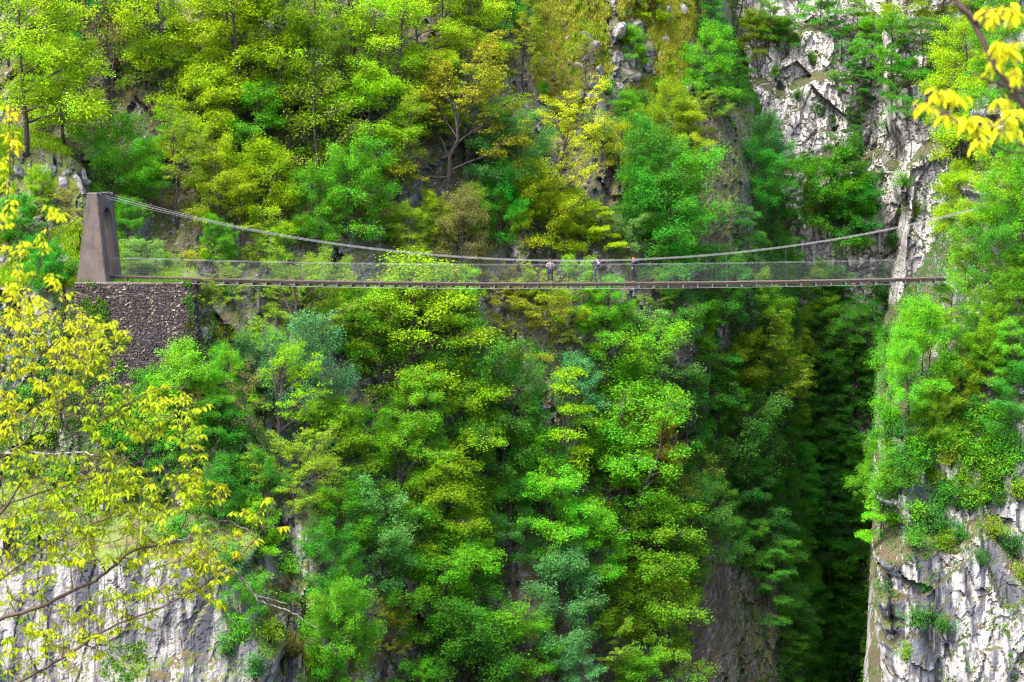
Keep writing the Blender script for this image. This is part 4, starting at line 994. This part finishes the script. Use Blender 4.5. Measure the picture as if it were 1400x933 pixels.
class Big:
    """leaves with a midrib, in drooping bunches"""
    def __init__(s, seed): s.r = np.random.default_rng(seed); s.v = []; s.q = []; s.n = 0
    def leaf(s, p, d, up, L, W):
        d = d/np.linalg.norm(d); b = np.cross(up, d); b /= np.linalg.norm(b) + 1e-9; n = np.cross(d, b)
        sag = s.r.uniform(.05, .30)*L
        def pt(u, w, lift=0): return p + d*L*u + b*W*w + n*(lift*W - sag*u*u)
        V = [pt(0,0), pt(.25,-.38,.22), pt(.25,0), pt(.25,.38,.22), pt(.62,-.5,.26), pt(.62,0), pt(.62,.5,.26), pt(1,0)]
        s.v += V; k = s.n; s.n += 8
        s.q += [[k,k+1,k+2,k+2],[k,k+2,k+3,k+3],[k+1,k+4,k+5,k+2],[k+2,k+5,k+6,k+3],[k+4,k+7,k+5,k+5],[k+5,k+7,k+6,k+6]]
    def bunch(s, c, d, n=8, L=.11, droop=.75, wid=.36):
        r = s.r; d = d/np.linalg.norm(d)
        for i in range(n):
            a = i*2.4 + r.random(); h = np.array([math.cos(a), math.sin(a), 0])
            dr = h*(.7 + .4*r.random()) + d*.35 + np.array([0,0,-droop*(.5 + r.random())])
            s.leaf(c + h*.012 + d*r.uniform(-.05,.02)*1.0, dr, h*.5*r.normal(1,.5) + np.array([0,0,1.0]) + r.normal(0,.35,3), L*(.6 + .6*r.random()), wid*L*(.75 + .4*r.random()))
    def mesh(s, name, mat):
        q = np.array(s.q); tri = q[q[:,2] == q[:,3]][:,:3]; quad = q[q[:,2] != q[:,3]]
        return mesh_np(name, np.array(s.v), [quad, tri], mat, smooth=False)

def smooth_line(P, n):
    P = np.asarray(P, float); d = np.r_[0, np.cumsum(np.linalg.norm(np.diff(P, axis=0), axis=1))]; u = np.linspace(0, d[-1], n)
    Q = np.stack([np.interp(u, d, P[:,c]) for c in range(3)], -1)
    for _ in range(3): Q[1:-1] = .25*Q[:-2] + .5*Q[1:-1] + .25*Q[2:]
    return Q

def near_tree(name, label, group_pts, branches, spots, D, trunk, L, col, seed, cat='tree', twig_r=.0055, bunch_n=10, droop=.75, jitter=.9, liche=(), dens=1.0):
    r = np.random.default_rng(seed)
    tx, ty, ttop = trunk
    root = bpy.data.objects.new(name, None); COL.objects.link(root)
    gz = near_z(tx, ty); root.location = (tx, ty, gz); tag(root, label, cat)
    O = np.array([tx, ty, gz])
    wood = MB(); s = np.linspace(0, 1, 9)
    tp = np.stack([.25*np.sin(s*4 + seed), .2*np.cos(s*3), s*(ttop - gz)], -1); tp[0,2] = -.4
    wood.tube(tp, np.linspace(trunk_r[name], trunk_r[name]*.35, 9), 10)
    nodes = []
    lic = MB()
    for bi, (pts, r0, r1) in enumerate(branches):
        dy = r.normal(0, .25, len(pts)).cumsum()*.6*jitter
        P = np.array([at(px, py, D + dy[i]) for i, (px, py) in enumerate(pts)]) - O
        if pts[0][0] < -20 or pts[0][0] > 1420:           # reaches back to the trunk
            a = P[0]; z = min(max(a[2]*.75, 1.0), tp[-1,2]*.95)
            b = np.array([np.interp(z, tp[:,2], tp[:,c]) for c in range(3)])
            P = np.concatenate([[b], [b*.5 + a*.5 + np.array([0,0,-.1])], P])
        Q = smooth_line(P, max(10, len(P)*6)); Q[1:-1] += r.normal(0, .006*D/24, (len(Q)-2, 3))
        (lic if bi in liche else wood).tube(Q, np.linspace(r0, r1, len(Q)), 7)
        nodes.append(np.c_[Q, np.linspace(r0, r1, len(Q))])
    ND = np.concatenate(nodes)
    twig = MB(); lv = Big(seed)
    for (px, py, sx, sy, n) in spots:
        if n > 5: n = int(n*dens)
        for k in range(n):
            a = r.random()*6.28; rr_ = math.sqrt(r.random()) if n > 3 else r.random()*.8
            q = at(px + sx*rr_*math.cos(a), py + sy*rr_*math.sin(a), D + r.normal(0, .55*jitter)) - O
            dd = np.linalg.norm(ND[:,:3] - q - np.array([0,0,-.12])*D/24, axis=1); j = int(np.argmin(dd)); b = ND[j,:3]
            v = q - b; Ld = np.linalg.norm(v)
            mid = b + v*.5 + np.array([0,0,-.10*Ld]) + r.normal(0, .10*Ld, 3)
            C = smooth_line([b, mid, q], 7)
            if Ld > .05: twig.tube(C, np.linspace(min(ND[j,3]*.6, twig_r*1.9), twig_r*.6, 7), 4, cap=False)
            ND = np.concatenate([ND, np.c_[C[2:], np.full(5, twig_r*1.5)]])
            lv.bunch(q, C[-1] - C[-3] + 1e-4, int(r.integers(bunch_n - 3, bunch_n + 2)), L*(.8 + .4*r.random()), droop)
            if r.random() < .5: lv.bunch(C[4], C[-1] - C[-3] + 1e-4, 3, L*.7, droop)
    wood.build('trunk', M_fbark, root, smooth=True)
    if lic.n: lic.build('lichen_branch', M_lichen, root, smooth=True)
    twig.build('twigs', M_fbark, root, smooth=True)
    c = link('crown', lv.mesh('crown', M_fleaf), root); c.color = (*col, 1)
    return root
trunk_r = {'young_chestnut': .17, 'golden_sapling': .07, 'overhanging_maple': .10}
BR1 = [
 ([(-60,880),(0,846),(60,830),(100,806),(130,796),(155,776),(166,760),(200,746),(240,742)], .045, .014),
 ([(-30,960),(20,935),(60,915),(100,890),(150,856),(220,832),(280,800),(330,760),(362,722),(374,684)], .030, .006),
 ([(-50,780),(10,690),(40,640),(58,590),(72,520),(86,436),(92,398)], .028, .005),
 ([(-40,640),(0,621),(40,606),(50,562),(76,550),(100,541),(130,531)], .026, .008),
 ([(-50,720),(10,690),(60,672),(130,655),(180,625),(235,570),(270,545)], .020, .006),
 ([(-40,560),(20,505),(58,452),(74,425)], .016, .005),
 ([(-40,510),(8,450),(22,400),(30,360)], .014, .005),
 ([(50,600),(75,570),(120,540),(150,500),(166,472)], .014, .005),
 ([(90,600),(130,580),(170,556),(215,530),(255,530)], .013, .005),
 ([(-40,830),(40,760),(110,720),(180,700),(230,668),(262,620),(275,600)], .018, .005),
 ([(240,742),(262,690),(285,640),(300,600)], .010, .004),
 ([(0,621),(40,617),(66,622),(110,618),(130,622)], .017, .008),
 ([(210,742),(255,738),(280,716),(312,712),(345,728)], .013, .005),
 ([(225,700),(238,672),(262,648),(282,640)], .011, .005),
 ([(280,800),(300,775),(325,790),(345,812),(392,826)], .012, .004),
 ([(300,785),(318,778),(340,800),(352,822),(395,835),(440,862)], .012, .003),
]
SP1 = [(60,470,85,60,62),(30,560,60,45,18),(130,470,50,40,22),(110,545,60,40,16),(205,560,60,40,26),(160,590,45,30,9),(250,570,45,35,9),(40,660,60,45,16),(110,650,75,45,24),
 (60,730,70,45,36),(150,690,80,45,38),(130,750,80,35,20),(215,670,60,40,22),(30,800,50,35,12),(100,860,80,40,20),(40,890,50,35,12),(170,830,60,35,16),(225,770,55,40,20),(270,790,45,30,14),
 (262,650,16,45,13),(285,670,26,18,7),(275,610,10,14,4),(285,745,30,30,10),(325,765,20,14,4),(330,700,14,10,2),(345,705,18,12,3),(365,682,7,8,2),(388,718,5,5,1),(325,725,12,8,2),(350,742,12,8,2),(250,720,30,18,5),(300,820,14,10,3),(5,600,40,80,16)]
near_tree('young_chestnut', 'young tree with lime yellow hanging leaves and lichened branches reaching in at the lower corner', None, BR1, SP1, 24.0, (-9.6, 24.0, 4.0), .086, (.285,.290,.010), 51, liche=(3, 11, 12, 13, 14, 15), dens=2.2)
BR2 = [([(-60,420),(0,330),(14,250),(12,190),(14,140)], .012, .004), ([(-60,460),(10,420),(45,390),(62,350),(74,300)], .010, .004), ([(-60,480),(10,460),(60,430),(95,400)], .010, .003)]
SP2 = [(12,150,8,16,4),(10,195,16,14,6),(4,240,10,20,4),(14,290,18,16,5),(72,290,12,10,3),(86,296,8,8,2),(58,330,10,12,2),(20,350,24,22,7),(40,390,36,24,9),(8,410,24,24,7),(70,385,14,14,3),(30,435,40,16,7),(95,405,10,8,1)]
near_tree('golden_sapling', 'slender sapling with golden yellow leaf bunches at the frame edge beside the grassy knoll', None, BR2, SP2, 15.0, (-5.6, 15.0, 1.6), .064, (.38,.32,.012), 61, twig_r=.003, bunch_n=10, jitter=.5)
BR3 = [([(1440,190),(1392,137),(1366,100),(1347,60),(1324,18),(1296,-14),(1270,-30)], .018, .012), ([(1440,216),(1380,207),(1348,200),(1326,180),(1300,160),(1284,150)], .009, .004),
       ([(1400,128),(1375,118),(1350,110),(1326,98)], .007, .004), ([(1342,38),(1322,16),(1302,4)], .008, .006)]
SP3 = [(1266,140,5,8,2),(1292,122,9,8,4),(1306,134,8,7,2),(1322,160,10,8,3),(1338,164,8,7,2),(1338,186,8,10,3),(1296,158,6,6,1),(1352,14,8,8,3),(1378,14,14,14,5),(1366,62,10,10,3),(1385,66,14,12,4),(1362,84,8,8,2),(1388,96,12,10,3),(1368,138,10,8,3),(1388,150,10,10,3),(1378,168,10,8,3),(1396,178,10,8,2)]
near_tree('overhanging_maple', 'blurred branch with bright yellow leaves hanging in at the top corner above the far cliff', None, BR3, SP3, 8.5, (2.75, 8.5, 2.5), .066, (.46,.38,.014), 71, twig_r=.0025, bunch_n=7, droop=.9, jitter=.25)
# ------------------------------------------------------------------ every plant and boulder says which one it is
NOUN = {'beech': 'broad tree', 'tall': 'slim tree', 'layer': 'tiered tree', 'oak': 'gnarled tree', 'bushy': 'bushy tree', 'sparse': 'sparse tree', 'droop': 'drooping tree', 'shrub': 'low shrub', 'boulder': 'grey boulder'}
CATG = {'shrub': 'shrub', 'boulder': 'boulder'}
ORD = 'first second third fourth fifth sixth seventh eighth ninth tenth eleventh twelfth thirteenth fourteenth fifteenth sixteenth seventeenth eighteenth nineteenth twentieth'.split()
PLACE = {'hill': ('the slope', 'the tower', 'trees on the wooded hillside'), 'back': ('the back cliff', 'the hillside', 'trees on the cliff at the back of the gorge'),
         'right': ('the far bank', 'the gorge', 'trees on the far bank'), 'spur': ('the spur', 'the gorge', 'plants on the rocky spur')}
def band(q):
    cy = q['cy']
    for lim, w in ((60, 'along the top edge of'), (130, 'high up on'), (200, 'above tower level on'), (265, 'level with tower top on'), (325, 'beside the cables on'), (375, 'behind the railing on'),
                   (430, 'right under the deck on'), (490, 'just below the deck on'), (560, 'well below the deck on'), (640, 'far below the deck on'), (720, 'lower down on'), (800, 'near the foot of')):
        if cy < lim: return w
    return 'along the bottom edge of'
sets = {}
for q in PLANTS:
    cname = PAL[q['col']][1] if q['col'] else ''
    k = (q['style'], cname, q['surf'], band(q))
    if q['style'] == 'boulder': k = k + (('tiny ' if q['hpx'] < 8 else 'small ' if q['hpx'] < 10 else 'squat ' if q['hpx'] < 13 else 'large '),)
    else: k = k + ('',)
    sets.setdefault(k, []).append(q)
for (st, cn, sf, bd, sz), L in sets.items():
    L.sort(key=lambda q: -q['cx'] if sf == 'spur' else q['cx'])
    where, frm, grp = PLACE[sf]
    if st == 'boulder': grp = 'loose boulders'
    if st == 'shrub': grp = 'low shrubs'
    bd_ = bd.replace('right under', 'close under')
    for i, q in enumerate(L):
        base = f'{sz}{cn} {NOUN[st]}'.strip()
        lab = f'{base} {bd_} {where}' if len(L) == 1 else f'{ORD[min(i, 19)]} {base} from {frm}, {bd_} {where}'
        tag(q['obj'], lab, CATG.get(st, 'tree'), grp)
# ------------------------------------------------------------------ light, camera, render
W = bpy.data.worlds.new('World'); S.world = W; W.use_nodes = True
nt = W.node_tree; bg = nt.nodes['Background']
sky = nt.nodes.new('ShaderNodeTexSky'); sky.sky_type = 'NISHITA'; sky.sun_disc = False
SUN_EL, SUN_AZ = R(58), R(226)          # azimuth clockwise from +Y: behind the camera, to the left
sky.sun_elevation = SUN_EL; sky.sun_rotation = SUN_AZ
sky.dust_density = 4.0; sky.ozone_density = 0.6; sky.air_density = 1.0
nt.links.new(sky.outputs[0], bg.inputs[0]); bg.inputs[1].default_value = 0.15
sl = bpy.data.lights.new('sun', 'SUN'); sl.energy = 1.5; sl.angle = R(18); sl.color = (1.0, 0.94, 0.84)
so = bpy.data.objects.new('sun', sl); COL.objects.link(so)
d = Vector((math.sin(SUN_AZ)*math.cos(SUN_EL), math.cos(SUN_AZ)*math.cos(SUN_EL), math.sin(SUN_EL)))
so.rotation_euler = (-d).to_track_quat('-Z', 'Y').to_euler(); so.location = d*60

cd = bpy.data.cameras.new('camera'); cam = bpy.data.objects.new('camera', cd); COL.objects.link(cam)
cam.location = (0, 0, 0); cam.rotation_euler = (R(90), 0, 0)
cd.sensor_width = 36; cd.lens = 36*F/1400; cd.shift_y = (HZ - 466.5)/1400
cd.clip_start = 0.5; cd.clip_end = 2000
cd.dof.use_dof = True; cd.dof.focus_distance = 145; cd.dof.aperture_fstop = 4.5
S.camera = cam
S.render.engine = 'CYCLES'
S.cycles.max_bounces = 6; S.cycles.diffuse_bounces = 4; S.cycles.transmission_bounces = 4; S.cycles.glossy_bounces = 1
S.cycles.use_denoising = True; S.cycles.denoising_prefilter = 'NONE'; S.cycles.denoising_input_passes = 'RGB_ALBEDO_NORMAL'
S.cycles.filter_width = 1.15; S.cycles.sample_clamp_indirect = 4.0
S.view_settings.view_transform = 'Standard'; S.view_settings.look = 'None'
S.view_settings.exposure = 3.0; S.view_settings.gamma = 1.0
